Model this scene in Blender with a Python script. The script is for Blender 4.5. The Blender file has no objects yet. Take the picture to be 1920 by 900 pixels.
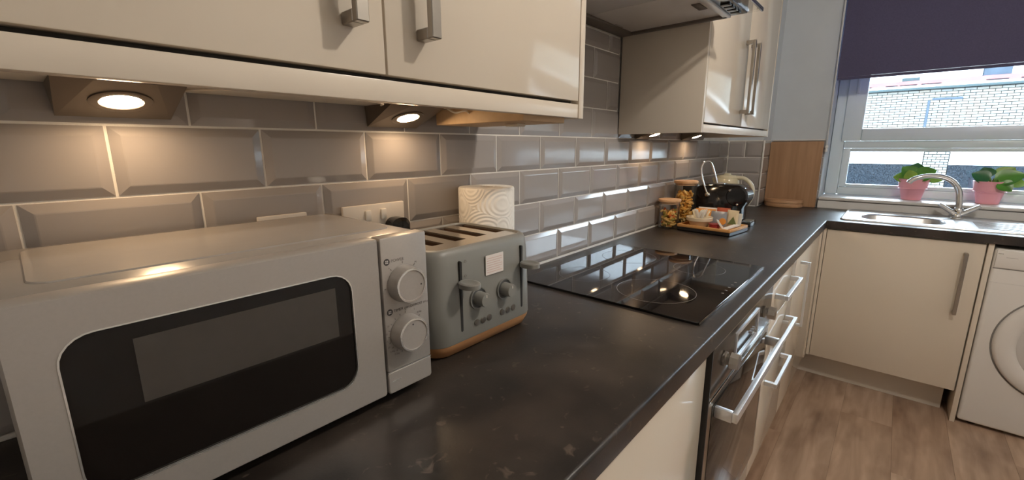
import bpy, bmesh, math, random
from mathutils import Vector, Matrix
random.seed(7)
R = math.radians
H = 0.905                      # worktop height; all z below are measured from the worktop top
S = bpy.context.scene
COL = S.collection

# ------------------------------------------------------------------ camera, world, exposure
def make_camera():
    C = Vector((-0.1017, -0.8526, 0.3766 + H))
    ya, pi, ro = R(41.1133), R(-11.9978), R(-0.2229)
    F = Vector((math.cos(pi) * math.cos(ya), math.cos(pi) * math.sin(ya), math.sin(pi)))
    r = F.cross(Vector((0, 0, 1))).normalized()
    u = r.cross(F)
    c, s = math.cos(ro), math.sin(ro)
    rr = c * r + s * u
    uu = -s * r + c * u
    cam = bpy.data.cameras.new('camera')
    cam.sensor_width = 36
    cam.lens = 818.6 * 36 / 1920
    cam.clip_start = 0.01
    cam.clip_end = 200
    o = bpy.data.objects.new('camera', cam)
    COL.objects.link(o)
    m = Matrix((rr, uu, -F)).transposed().to_4x4()
    m.translation = C
    o.matrix_world = m
    S.camera = o
make_camera()

W = bpy.data.worlds.new('overcast_sky')
S.world = W
W.use_nodes = True
bg = W.node_tree.nodes['Background']
bg.inputs['Color'].default_value = (0.72, 0.86, 1.0, 1)
bg.inputs['Strength'].default_value = 24.0
S.view_settings.view_transform = 'Standard'
S.view_settings.look = 'None'
S.view_settings.gamma = 1
S.view_settings.exposure = 0.0
S.view_settings.use_curve_mapping = False
BULB = 600.0
DISC = 92.0
S.cycles.use_denoising = True
S.cycles.max_bounces = 10
S.cycles.sample_clamp_indirect = 6
S.cycles.caustics_reflective = False
S.cycles.caustics_refractive = False

# ------------------------------------------------------------------ materials
MATS = {}
def mat(name, col, rough=0.5, metal=0.0, spec=0.5, coat=0.0, var=0.06, nscale=8.0, bump=0.0, bscale=150.0, emit=0.0, ecol=None, rvar=0.0):
    m = bpy.data.materials.new(name)
    m.use_nodes = True
    nt = m.node_tree
    b = nt.nodes['Principled BSDF']
    tc = nt.nodes.new('ShaderNodeTexCoord')
    n = nt.nodes.new('ShaderNodeTexNoise')
    n.inputs['Scale'].default_value = nscale
    n.inputs['Detail'].default_value = 4
    nt.links.new(tc.outputs['Object'], n.inputs['Vector'])
    r = nt.nodes.new('ShaderNodeValToRGB')
    r.color_ramp.elements[0].position = 0.3
    r.color_ramp.elements[1].position = 0.7
    r.color_ramp.elements[0].color = (*[c * (1 - var) for c in col], 1)
    r.color_ramp.elements[1].color = (*[min(1, c * (1 + var)) for c in col], 1)
    nt.links.new(n.outputs['Fac'], r.inputs['Fac'])
    nt.links.new(r.outputs['Color'], b.inputs['Base Color'])
    b.inputs['Roughness'].default_value = rough
    if rvar:
        mr = nt.nodes.new('ShaderNodeMapRange')
        mr.inputs['To Min'].default_value = rough - rvar
        mr.inputs['To Max'].default_value = rough + rvar
        nt.links.new(n.outputs['Fac'], mr.inputs['Value'])
        nt.links.new(mr.outputs['Result'], b.inputs['Roughness'])
    b.inputs['Metallic'].default_value = metal
    b.inputs['Specular IOR Level'].default_value = spec
    b.inputs['Coat Weight'].default_value = coat
    b.inputs['Coat Roughness'].default_value = 0.04
    if bump:
        n2 = nt.nodes.new('ShaderNodeTexNoise')
        n2.inputs['Scale'].default_value = bscale
        nt.links.new(tc.outputs['Object'], n2.inputs['Vector'])
        bp = nt.nodes.new('ShaderNodeBump')
        bp.inputs['Strength'].default_value = bump
        bp.inputs['Distance'].default_value = 0.002
        nt.links.new(n2.outputs['Fac'], bp.inputs['Height'])
        nt.links.new(bp.outputs['Normal'], b.inputs['Normal'])
    if emit:
        b.inputs['Emission Color'].default_value = (*(ecol or col), 1)
        b.inputs['Emission Strength'].default_value = emit
    MATS[name] = m
    return m

def thin_glass(name, tint=(1, 1, 1), ior=1.45, rough=0.0, strength=1.0):
    m = bpy.data.materials.new(name)
    m.use_nodes = True
    nt = m.node_tree
    nt.nodes.remove(nt.nodes['Principled BSDF'])
    out = nt.nodes['Material Output']
    t = nt.nodes.new('ShaderNodeBsdfTransparent')
    t.inputs['Color'].default_value = (*tint, 1)
    g = nt.nodes.new('ShaderNodeBsdfGlossy')
    g.inputs['Roughness'].default_value = rough
    lw = nt.nodes.new('ShaderNodeFresnel')
    lw.inputs['IOR'].default_value = ior
    mx = nt.nodes.new('ShaderNodeMixShader')
    mul = nt.nodes.new('ShaderNodeMath')
    mul.operation = 'MULTIPLY'
    mul.inputs[1].default_value = strength
    nt.links.new(lw.outputs['Fac'], mul.inputs[0])
    nt.links.new(mul.outputs[0], mx.inputs['Fac'])
    nt.links.new(t.outputs['BSDF'], mx.inputs[1])
    nt.links.new(g.outputs['BSDF'], mx.inputs[2])
    nt.links.new(mx.outputs['Shader'], out.inputs['Surface'])
    MATS[name] = m
    return m

def wood_mat(name, c1, c2, rough=0.45, axis=0, stretch=14.0, scale=3.0, bump=0.05, contrast=(0.3, 0.7)):
    m = mat(name, c1, rough)
    nt = m.node_tree
    n = nt.nodes['Noise Texture']
    mp = nt.nodes.new('ShaderNodeMapping')
    sc = [stretch] * 3
    sc[axis] = 1.0
    mp.inputs['Scale'].default_value = sc
    nt.links.new(nt.nodes['Texture Coordinate'].outputs['Object'], mp.inputs['Vector'])
    nt.links.new(mp.outputs['Vector'], n.inputs['Vector'])
    n.inputs['Scale'].default_value = scale
    n.inputs['Detail'].default_value = 8
    n.inputs['Distortion'].default_value = 0.6
    r = nt.nodes['Color Ramp']
    r.color_ramp.elements[0].position, r.color_ramp.elements[1].position = contrast
    r.color_ramp.elements[0].color = (*c1, 1)
    r.color_ramp.elements[1].color = (*c2, 1)
    bp = nt.nodes.new('ShaderNodeBump')
    bp.inputs['Strength'].default_value = bump
    bp.inputs['Distance'].default_value = 0.001
    nt.links.new(n.outputs['Fac'], bp.inputs['Height'])
    nt.links.new(bp.outputs['Normal'], nt.nodes['Principled BSDF'].inputs['Normal'])
    return m

mat('tile_glaze', (0.38, 0.35, 0.335), 0.10, spec=0.45, var=0.03, nscale=3, bump=0.03, bscale=18)
mat('grout', (0.90, 0.87, 0.82), 0.85, bump=0.3, bscale=400)
mat('sealant', (0.82, 0.80, 0.76), 0.4)
mat('gloss_door', (0.70, 0.62, 0.512), 0.10, spec=0.5, var=0.01, nscale=2, bump=0.012, bscale=25)
mat('gloss_edge', (0.72, 0.64, 0.535), 0.25, var=0.01)
mat('carcass', (0.72, 0.68, 0.61), 0.5, var=0.02)
mat('gap_shade_dark', (0.05, 0.045, 0.04), 0.7)  # near-black for the painted shade line below the wall-cabinet doors
mat('steel_brushed', (0.40, 0.37, 0.33), 0.28, metal=1.0, var=0.04, nscale=40)
mat('steel_bright', (0.72, 0.73, 0.74), 0.16, metal=1.0, var=0.03)
mat('handle_satin', (0.84, 0.86, 0.88), 0.36, metal=0.85, var=0.02)
mat('sink_steel', (0.78, 0.80, 0.82), 0.30, metal=1.0, var=0.03, nscale=20)
mat('chrome', (0.80, 0.81, 0.83), 0.06, metal=1.0, var=0.02)
mat('paint_wall', (0.62, 0.67, 0.72), 0.8, var=0.02, bump=0.05, bscale=300)
mat('paint_ceiling', (0.88, 0.87, 0.85), 0.9, var=0.01)
mat('white_pvc', (0.80, 0.91, 0.98), 0.3, var=0.01)
mat('white_gloss_paint', (0.84, 0.84, 0.83), 0.35, var=0.02)
mat('microwave_silver', (0.42, 0.39, 0.36), 0.38, metal=0.35, var=0.02, nscale=300, bump=0.02, bscale=900)
mat('microwave_case', (0.43, 0.40, 0.37), 0.24, metal=0.3, var=0.02, nscale=30)
mat('silver_line', (0.80, 0.80, 0.79), 0.2, metal=0.8, var=0.02)
mat('black_glass', (0.008, 0.006, 0.005), 0.06, spec=0.28, var=0.1)
mat('screen_mesh', (0.050, 0.043, 0.036), 0.35, var=0.06, nscale=60)
mat('black_plastic', (0.012, 0.012, 0.013), 0.22, var=0.1)
mat('black_matte', (0.015, 0.014, 0.013), 0.7, var=0.1)
mat('ink', (0.05, 0.045, 0.045), 0.6)
mat('ink_grey', (0.20, 0.18, 0.17), 0.6)
mat('ink_light', (0.62, 0.58, 0.54), 0.6)
mat('toaster_grey', (0.225, 0.222, 0.205), 0.42, var=0.02, bump=0.02, bscale=500)
mat('dial_grey', (0.13, 0.135, 0.135), 0.3, metal=0.4)
mat('slot_brown', (0.10, 0.055, 0.030), 0.6, var=0.15)
mat('toaster_top', (0.62, 0.57, 0.50), 0.25, metal=0.85, var=0.03)
wood_mat('toaster_wood', (0.34, 0.155, 0.06), (0.56, 0.30, 0.135), 0.5, 0, 16, 3)
mat('sticker', (0.80, 0.74, 0.70), 0.6, var=0.02)
mat('sticker_ink', (0.68, 0.50, 0.45), 0.6)
mat('hob_glass', (0.006, 0.006, 0.007), 0.035, spec=0.55, var=0.1)
mat('hob_print', (0.16, 0.15, 0.145), 0.3)
mat('oven_glass', (0.020, 0.018, 0.016), 0.06, spec=0.6, var=0.1)
mat('oven_panel', (0.055, 0.047, 0.040), 0.16, metal=0.2, var=0.05)
mat('hood_metal', (0.72, 0.69, 0.66), 0.45, metal=0.15, var=0.04)
mat('hood_rim', (0.13, 0.105, 0.085), 0.5)
mat('appliance_white', (0.80, 0.78, 0.75), 0.25, var=0.01)
mat('appliance_grey', (0.60, 0.585, 0.565), 0.3, var=0.01)
mat('appliance_seam', (0.20, 0.19, 0.18), 0.5)
mat('blind_fabric', (0.088, 0.082, 0.155), 0.9, var=0.08, nscale=160, bump=0.25, bscale=700)
mat('bead_chain', (0.88, 0.88, 0.87), 0.3, metal=0.4)
mat('pink_ceramic', (0.95, 0.43, 0.49), 0.35, var=0.03)
mat('soil', (0.06, 0.04, 0.03), 0.9, var=0.3, nscale=80, bump=0.6)
mat('leaf_green', (0.085, 0.27, 0.035), 0.32, var=0.3, nscale=14)
mat('leaf_light', (0.27, 0.44, 0.07), 0.35, var=0.25, nscale=14)
mat('leaf_deep', (0.03, 0.15, 0.05), 0.3, var=0.25, nscale=14)
mat('leaf_stalk', (0.22, 0.33, 0.08), 0.5)
wood_mat('board_wood', (0.33, 0.175, 0.085), (0.47, 0.28, 0.155), 0.55, 2, 16, 2.2, contrast=(0.25, 0.75))
wood_mat('box_wood', (0.47, 0.255, 0.125), (0.60, 0.36, 0.20), 0.5, 1, 14, 3)
wood_mat('tray_wood', (0.55, 0.265, 0.08), (0.70, 0.38, 0.14), 0.42, 1, 14, 3)
wood_mat('lid_wood', (0.60, 0.34, 0.17), (0.76, 0.48, 0.27), 0.45, 0, 12, 4)
wood_mat('block_wood', (0.56, 0.37, 0.20), (0.68, 0.48, 0.29), 0.6, 0, 10, 2)
mat('tray_black', (0.015, 0.013, 0.012), 0.3)
mat('ceramic_cream', (0.74, 0.64, 0.47), 0.22, var=0.02)
mat('kettle_cream', (0.62, 0.575, 0.41), 0.18, var=0.02)
mat('kettle_handle', (0.66, 0.63, 0.50), 0.2)
mat('tank_plastic', (0.10, 0.095, 0.09), 0.12, var=0.1)
mat('coffee_black', (0.010, 0.009, 0.009), 0.10, spec=0.6, var=0.1)
mat('paper_white', (0.80, 0.77, 0.72), 0.7, var=0.03)
mat('paper_cream', (0.76, 0.66, 0.46), 0.6, var=0.05)
mat('foil_grey', (0.34, 0.37, 0.42), 0.32, metal=0.2, var=0.06, nscale=30)
mat('wrap_orange', (0.78, 0.32, 0.06), 0.45, var=0.06)
mat('wrap_red', (0.30, 0.025, 0.03), 0.35, var=0.1)
mat('wrap_brickred', (0.55, 0.12, 0.06), 0.4, var=0.1)
mat('wrap_green', (0.17, 0.21, 0.075), 0.45, var=0.15, nscale=40)
mat('pasta_yellow', (0.82, 0.42, 0.08), 0.5, var=0.18, nscale=40)
mat('pasta_cream', (0.88, 0.58, 0.20), 0.5, var=0.12, nscale=30)
mat('pasta_red', (0.80, 0.22, 0.06), 0.5, var=0.12, nscale=30)
mat('pasta_green', (0.36, 0.30, 0.05), 0.5, var=0.12, nscale=30)
mat('socket_white', (0.78, 0.73, 0.67), 0.35, var=0.01)
mat('switch_white', (0.86, 0.83, 0.78), 0.3, var=0.01)
mat('lamp_metal', (0.165, 0.130, 0.100), 0.38, metal=0.5, var=0.04)
mat('halogen', (1, 0.80, 0.50), 0.3, emit=DISC, ecol=(1.0, 0.69, 0.405))
mat('bulb_glow', (1, 0.9, 0.75), 0.3, emit=BULB, ecol=(1.0, 0.905, 0.79))
mat('cable_white', (0.74, 0.66, 0.55), 0.5)
mat('cardboard', (0.40, 0.28, 0.17), 0.8)
mat('plinth', (0.66, 0.59, 0.50), 0.3, var=0.01)
thin_glass('window_glass', (0.96, 0.98, 0.98))
thin_glass('jar_glass', (0.97, 0.97, 0.965), 1.3, strength=0.45)
# exterior
mat('ext_brick_cream', (0.1474, 0.1453, 0.1309), 0.9, spec=0.0, var=0.10, nscale=30)
mat('ext_brick_buff', (0.1514, 0.1370, 0.1166), 0.9, spec=0.0, var=0.10, nscale=30)
mat('ext_brick_grey', (0.1269, 0.1309, 0.1269), 0.9, spec=0.0, var=0.10, nscale=30)
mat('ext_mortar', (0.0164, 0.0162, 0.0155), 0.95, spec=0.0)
mat('ext_white', (0.40, 0.40, 0.39), 0.8, spec=0.0, var=0.02)
mat('ext_gutter', (0.0345, 0.0459, 0.0482), 0.6, spec=0.0)
mat('ext_pink', (0.1654, 0.0758, 0.0712), 0.8, spec=0.0, var=0.12, nscale=2)
mat('ext_recess_shade', (0.0222, 0.0163, 0.0193), 0.8, spec=0.0)  # dark tone painted for shaded recesses under the coping
mat('ext_bluegrey', (0.0391, 0.0505, 0.0643), 0.7, spec=0.0, var=0.15, nscale=3)
mat('ext_dash', (0.0138, 0.0170, 0.0211), 0.8, spec=0.0, var=0.8, nscale=55, bump=0.8, bscale=60)
mat('ext_ground', (0.20, 0.20, 0.21), 0.9, spec=0.0, var=0.2, nscale=3)

# worktop laminate: dark slate with soft brown clouding and pale flecks
def worktop_mat():
    m = mat('worktop_slate', (0.03, 0.03, 0.03), 0.36, rvar=0.07, spec=0.48)
    nt = m.node_tree
    b = nt.nodes['Principled BSDF']
    tc = nt.nodes['Texture Coordinate']
    n1 = nt.nodes['Noise Texture']
    n1.inputs['Scale'].default_value = 7.5
    n1.inputs['Detail'].default_value = 8
    r1 = nt.nodes['Color Ramp']
    r1.color_ramp.elements[0].color = (0.0090, 0.0072, 0.0065, 1)
    r1.color_ramp.elements[1].color = (0.046, 0.035, 0.028, 1)
    n2 = nt.nodes.new('ShaderNodeTexNoise')
    n2.inputs['Scale'].default_value = 38
    n2.inputs['Detail'].default_value = 3
    n2.inputs['Distortion'].default_value = 1.2
    nt.links.new(tc.outputs['Object'], n2.inputs['Vector'])
    r2 = nt.nodes.new('ShaderNodeValToRGB')
    r2.color_ramp.elements[0].position = 0.64
    r2.color_ramp.elements[1].position = 0.74
    r2.color_ramp.elements[0].color = (0, 0, 0, 1)
    r2.color_ramp.elements[1].color = (0.55, 0.55, 0.55, 1)
    nt.links.new(n2.outputs['Fac'], r2.inputs['Fac'])
    mx = nt.nodes.new('ShaderNodeMix')
    mx.data_type = 'RGBA'
    nt.links.new(r2.outputs['Color'], mx.inputs['Factor'])
    nt.links.new(r1.outputs['Color'], mx.inputs[6])
    mx.inputs[7].default_value = (0.17, 0.13, 0.10, 1)
    nt.links.new(mx.outputs[2], b.inputs['Base Color'])
    n3 = nt.nodes.new('ShaderNodeTexNoise')
    n3.inputs['Scale'].default_value = 260
    nt.links.new(tc.outputs['Object'], n3.inputs['Vector'])
    bp = nt.nodes.new('ShaderNodeBump')
    bp.inputs['Strength'].default_value = 0.10
    bp.inputs['Distance'].default_value = 0.001
    nt.links.new(n3.outputs['Fac'], bp.inputs['Height'])
    nt.links.new(bp.outputs['Normal'], b.inputs['Normal'])
worktop_mat()

def plank_mat(i, c1, c2):
    m = wood_mat('floor_oak_%d' % i, c1, c2, 0.34, 0, 9, 2.4, 0.06, (0.2, 0.8))
    nt = m.node_tree
    mp = nt.nodes['Mapping']
    mp.inputs['Location'].default_value = (i * 3.7, i * 1.3, 0)
    oi = nt.nodes.new('ShaderNodeObjectInfo')
    vm = nt.nodes.new('ShaderNodeVectorMath')
    vm.operation = 'SCALE'
    cb = nt.nodes.new('ShaderNodeCombineXYZ')
    nt.links.new(oi.outputs['Random'], cb.inputs['X'])
    nt.links.new(oi.outputs['Random'], cb.inputs['Y'])
    nt.links.new(cb.outputs['Vector'], vm.inputs[0])
    vm.inputs['Scale'].default_value = 40
    ad = nt.nodes.new('ShaderNodeVectorMath')
    nt.links.new(mp.outputs['Vector'], ad.inputs[0])
    nt.links.new(vm.outputs['Vector'], ad.inputs[1])
    nt.links.new(ad.outputs['Vector'], nt.nodes['Noise Texture'].inputs['Vector'])
    n2 = nt.nodes.new('ShaderNodeTexNoise')
    n2.inputs['Scale'].default_value = 1.6
    n2.inputs['Detail'].default_value = 3
    m2 = nt.nodes.new('ShaderNodeVectorMath')
    m2.operation = 'MULTIPLY'
    m2.inputs[1].default_value = (1.6, 0.45, 1)
    nt.links.new(ad.outputs['Vector'], m2.inputs[0])
    nt.links.new(m2.outputs['Vector'], n2.inputs['Vector'])
    r2 = nt.nodes.new('ShaderNodeValToRGB')
    r2.color_ramp.elements[0].position, r2.color_ramp.elements[1].position = 0.30, 0.52
    r2.color_ramp.elements[0].color = (0.55, 0.50, 0.47, 1)
    r2.color_ramp.elements[1].color = (1, 1, 1, 1)
    nt.links.new(n2.outputs['Fac'], r2.inputs['Fac'])
    mx = nt.nodes.new('ShaderNodeMix')
    mx.data_type = 'RGBA'
    mx.blend_type = 'MULTIPLY'
    mx.inputs['Factor'].default_value = 1.0
    nt.links.new(nt.nodes['Color Ramp'].outputs['Color'], mx.inputs[6])
    nt.links.new(r2.outputs['Color'], mx.inputs[7])
    b = nt.nodes['Principled BSDF']
    nt.links.new(mx.outputs[2], b.inputs['Base Color'])
    b.inputs['Roughness'].default_value = 0.17
plank_mat(0, (0.299, 0.198, 0.138), (0.590, 0.418, 0.301))
plank_mat(1, (0.320, 0.215, 0.149), (0.619, 0.447, 0.331))
plank_mat(2, (0.278, 0.182, 0.127), (0.551, 0.384, 0.275))

# kitchen roll paper: embossed ripples
def roll_mat():
    m = mat('roll_paper', (0.92, 0.89, 0.84), 0.85, var=0.02)
    nt = m.node_tree
    b = nt.nodes['Principled BSDF']
    tc = nt.nodes['Texture Coordinate']
    v = nt.nodes.new('ShaderNodeTexVoronoi')
    v.inputs['Scale'].default_value = 15
    nt.links.new(tc.outputs['Object'], v.inputs['Vector'])
    mu = nt.nodes.new('ShaderNodeMath')
    mu.operation = 'MULTIPLY'
    mu.inputs[1].default_value = 62
    sn = nt.nodes.new('ShaderNodeMath')
    sn.operation = 'SINE'
    nt.links.new(v.outputs['Distance'], mu.inputs[0])
    nt.links.new(mu.outputs[0], sn.inputs[0])
    bp = nt.nodes.new('ShaderNodeBump')
    bp.inputs['Strength'].default_value = 0.38
    bp.inputs['Distance'].default_value = 0.0016
    nt.links.new(sn.outputs[0], bp.inputs['Height'])
    nt.links.new(bp.outputs['Normal'], b.inputs['Normal'])
roll_mat()

# ------------------------------------------------------------------ mesh helpers
ORG = {}
def thing(name, label, cat, loc=(0, 0, 0), rotz=0.0, group=None, local=False):
    o = bpy.data.objects.new(name, None)
    o.empty_display_size = 0.02
    COL.objects.link(o)
    o.location = (loc[0], loc[1], loc[2] + H)
    o.rotation_euler = (0, 0, rotz)
    ORG[o.name] = Vector((0, 0, 0)) if local else Vector(loc)
    tag(o, label, cat, group)
    return o
def tag(o, label=None, cat=None, group=None, kind=None):
    if label: o['label'] = label
    if cat: o['category'] = cat
    if group: o['group'] = group
    if kind: o['kind'] = kind
    return o
def obj(name, bm, m, parent=None, org=(0, 0, 0), smooth=35, flip=False):
    """link bm as one mesh; vertices are absolute (z from worktop) unless the thing is local"""
    o_ = ORG[parent.name] if parent is not None else Vector(org)
    if o_.length > 0:
        bmesh.ops.translate(bm, verts=bm.verts, vec=-o_)
    bmesh.ops.recalc_face_normals(bm, faces=bm.faces)
    me = bpy.data.meshes.new(name)
    bm.to_mesh(me)
    bm.free()
    mats = m if isinstance(m, (list, tuple)) else [m]
    for k in mats: me.materials.append(MATS[k])
    if smooth:
        me.polygons.foreach_set('use_smooth', [True] * len(me.polygons))
        me.set_sharp_from_angle(angle=R(smooth))
    ob = bpy.data.objects.new(name, me)
    COL.objects.link(ob)
    ORG[ob.name] = o_.copy()
    if parent is not None:
        ob.parent = parent
    else:
        ob.location = (org[0], org[1], org[2] + H)
    return ob
def struct(name, bm, m, label, parent=None, org=(0, 0, 0), smooth=35):
    o = obj(name, bm, m, parent, org, smooth)
    if parent is None:
        o['kind'] = 'structure'
        o['label'] = label
    return o
def new(): return bmesh.new()
def box(bm, x0, x1, y0, y1, z0, z1, b=0.0, seg=2):
    x0, x1 = sorted((x0, x1)); y0, y1 = sorted((y0, y1)); z0, z1 = sorted((z0, z1))
    r = bmesh.ops.create_cube(bm, size=1)
    for v in r['verts']:
        v.co = Vector(((x0 + x1) / 2 + v.co.x * (x1 - x0), (y0 + y1) / 2 + v.co.y * (y1 - y0), (z0 + z1) / 2 + v.co.z * (z1 - z0)))
    if b:
        es = list({e for v in r['verts'] for e in v.link_edges})
        bmesh.ops.bevel(bm, geom=es, offset=b, segments=seg, affect='EDGES', profile=0.5)
    return bm
def B(*a, **k): return box(new(), *a, **k)
def frame_of(d):
    d = Vector(d).normalized()
    a = Vector((0, 0, 1)) if abs(d.z) < 0.9 else Vector((1, 0, 0))
    u = d.cross(a).normalized()
    return u, d.cross(u).normalized()
def loft(bm, loops, cap0=True, cap1=True, close=True):
    vs = [[bm.verts.new(p) for p in l] for l in loops]
    n = len(vs[0])
    for a, b in zip(vs[:-1], vs[1:]):
        for i in range(n if close else n - 1):
            j = (i + 1) % n
            bm.faces.new((a[i], a[j], b[j], b[i]))
    if cap0: bm.faces.new(vs[0][::-1])
    if cap1: bm.faces.new(vs[-1])
    return bm
def ring(c, u, v, ru, rv=None, n=24):
    rv = ru if rv is None else rv
    c, u, v = Vector(c), Vector(u), Vector(v)
    return [c + u * (ru * math.cos(2 * math.pi * i / n)) + v * (rv * math.sin(2 * math.pi * i / n)) for i in range(n)]
def cyl(bm, p0, p1, r0, r1=None, n=24, ch=0.0):
    p0, p1 = Vector(p0), Vector(p1)
    r1 = r0 if r1 is None else r1
    u, v = frame_of(p1 - p0)
    d = (p1 - p0).normalized()
    L = []
    if ch: L.append(ring(p0, u, v, r0 - ch, n=n)); L.append(ring(p0 + d * ch, u, v, r0, n=n))
    else: L.append(ring(p0, u, v, r0, n=n))
    if ch: L.append(ring(p1 - d * ch, u, v, r1, n=n)); L.append(ring(p1, u, v, r1 - ch, n=n))
    else: L.append(ring(p1, u, v, r1, n=n))
    return loft(bm, L)
def lathe(bm, prof, c, axis=(0, 0, 1), n=36, closed=False):
    """prof: (radius, height) list around axis through c"""
    ax = Vector(axis).normalized()
    u, v = frame_of(ax)
    c = Vector(c)
    L = [ring(c + ax * h, u, v, max(r, 1e-5), n=n) for r, h in prof]
    if closed: L.append(L[0]); return loft(bm, L, False, False)
    return loft(bm, L, True, True)
def catmull(pts, k=6):
    pts = [Vector(p) for p in pts]
    P = [pts[0] * 2 - pts[1]] + pts + [pts[-1] * 2 - pts[-2]]
    out = []
    for i in range(1, len(P) - 2):
        for j in range(k):
            t = j / k
            a, b, c, d = P[i - 1:i + 3]
            out.append(0.5 * ((2 * b) + (c - a) * t + (2 * a - 5 * b + 4 * c - d) * t * t + (3 * b - a - 3 * c + d) * t ** 3))
    out.append(pts[-1])
    return out
def tube(bm, pts, r, n=10, k=6, r1=None, flat=1.0):
    P = catmull(pts, k) if k > 1 else [Vector(p) for p in pts]
    L = []
    t0 = (P[1] - P[0]).normalized()
    u, v = frame_of(t0)
    for i, p in enumerate(P):
        t = (P[min(i + 1, len(P) - 1)] - P[max(i - 1, 0)]).normalized()
        u = (u - t * u.dot(t)).normalized()
        v = t.cross(u)
        rr = r if r1 is None else r + (r1 - r) * i / (len(P) - 1)
        L.append(ring(p, u, v, rr, rr * flat, n=n))
    return loft(bm, L)
def rrect(x0, x1, y0, y1, r, n=6):
    """rounded rectangle outline in 2D, counter-clockwise"""
    out = []
    for cx, cy, a in ((x1 - r, y1 - r, 0), (x0 + r, y1 - r, 90), (x0 + r, y0 + r, 180), (x1 - r, y0 + r, 270)):
        for i in range(n + 1):
            t = R(a + 90 * i / n)
            out.append((cx + r * math.cos(t), cy + r * math.sin(t)))
    return out
def slab(bm, pts2, f, d0, d1, b=0.0):
    """extrude a 2D outline between depths d0,d1; f maps (u,v,d) to 3D"""
    L = []
    if b:
        cx = sum(p[0] for p in pts2) / len(pts2); cy = sum(p[1] for p in pts2) / len(pts2)
        def ins(p, e):
            return (p[0] - e * (1 if p[0] > cx else -1), p[1] - e * (1 if p[1] > cy else -1))
        sg = 1 if d1 > d0 else -1
        L = [[f(*p, d0) for p in pts2], [f(*p, d1 - sg * b) for p in pts2], [f(*ins(p, b), d1) for p in pts2]]
    else:
        L = [[f(*p, d0) for p in pts2], [f(*p, d1) for p in pts2]]
    return loft(bm, [[Vector(q) for q in l] for l in L])
fy = lambda u, v, d: (u, d, v)     # outline in x,z ; depth y
fx = lambda u, v, d: (d, u, v)     # outline in y,z ; depth x
fz = lambda u, v, d: (u, v, d)     # outline in x,y ; depth z
def plate(bm, xs, ys, inside, z0, z1):
    """slab made of grid cells, only outer and hole walls"""
    V = {}
    def g(i, j, k):
        if (i, j, k) not in V: V[(i, j, k)] = bm.verts.new((xs[i], ys[j], (z0, z1)[k]))
        return V[(i, j, k)]
    nx, ny = len(xs) - 1, len(ys) - 1
    ok = [[inside((xs[i] + xs[i + 1]) / 2, (ys[j] + ys[j + 1]) / 2) for j in range(ny)] for i in range(nx)]
    t = lambda i, j: 0 <= i < nx and 0 <= j < ny and ok[i][j]
    for i in range(nx):
        for j in range(ny):
            if not ok[i][j]: continue
            bm.faces.new((g(i, j, 1), g(i + 1, j, 1), g(i + 1, j + 1, 1), g(i, j + 1, 1)))
            bm.faces.new((g(i, j, 0), g(i, j + 1, 0), g(i + 1, j + 1, 0), g(i + 1, j, 0)))
            if not t(i - 1, j): bm.faces.new((g(i, j, 0), g(i, j, 1), g(i, j + 1, 1), g(i, j + 1, 0)))
            if not t(i + 1, j): bm.faces.new((g(i + 1, j, 0), g(i + 1, j + 1, 0), g(i + 1, j + 1, 1), g(i + 1, j, 1)))
            if not t(i, j - 1): bm.faces.new((g(i, j, 0), g(i + 1, j, 0), g(i + 1, j, 1), g(i, j, 1)))
            if not t(i, j + 1): bm.faces.new((g(i, j + 1, 0), g(i, j + 1, 1), g(i + 1, j + 1, 1), g(i + 1, j + 1, 0)))
    return bm
def text_mesh(name, body, size, m, parent, mtx, align='LEFT'):
    cu = bpy.data.curves.new('lettering', 'FONT')
    cu.body = body
    cu.size = size
    cu.align_x = align
    cu.extrude = 0.00008
    to = bpy.data.objects.new('lettering_source', cu)
    COL.objects.link(to)
    dg = bpy.context.evaluated_depsgraph_get()
    me = bpy.data.meshes.new_from_object(to.evaluated_get(dg))
    bpy.data.objects.remove(to)
    bm = new()
    bm.from_mesh(me)
    bpy.data.meshes.remove(me)
    bmesh.ops.transform(bm, matrix=mtx, verts=bm.verts)
    return obj(name, bm, m, parent, smooth=0)
def face_y(x, y, z):      # text frame on a surface facing -y
    return Matrix(((1, 0, 0, x), (0, 0, -1, y), (0, 1, 0, z), (0, 0, 0, 1)))
def face_x(x, y, z):      # text frame on a surface facing -x
    return Matrix(((0, 0, -1, x), (-1, 0, 0, y), (0, 1, 0, z), (0, 0, 0, 1)))

# ------------------------------------------------------------------ the room
FL = -H
XW = 3.23                 # inner face of the window wall
XR, YR, ZC = -1.6, -2.5, 1.5
WY0, WY1 = -0.505, -2.30  # window opening
WZ0, WZ1 = 0.05, 1.30
struct('ceiling', B(XR - 0.1, 3.7, YR - 0.1, 0.12, ZC, ZC + 0.1), 'paint_ceiling', 'plain white painted kitchen ceiling')
wl = struct('wall_left', B(XR - 0.1, 3.7, 0.0, 0.12, FL, ZC), 'grout', 'long kitchen wall clad in grey bevelled metro tiles')
struct('wall_right', B(XR - 0.1, 3.7, YR - 0.1, YR, FL, ZC), 'paint_ceiling', 'plain painted wall across the kitchen from the worktop')
struct('wall_back', B(XR - 0.1, XR, YR, 0.0, FL, ZC), 'paint_ceiling', 'plain painted wall behind the camera')
# window wall with the opening: four blocks in one mesh
bm = new()
box(bm, XW, 3.70, WY0, 0.0, FL, ZC)
box(bm, XW, 3.70, YR, WY1, FL, ZC)
box(bm, XW, 3.70, WY1, WY0, FL, WZ0)
box(bm, XW, 3.70, WY1, WY0, WZ1, ZC)
ww = struct('wall_window', bm, 'paint_wall', 'grey painted end wall with the kitchen window')
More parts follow.
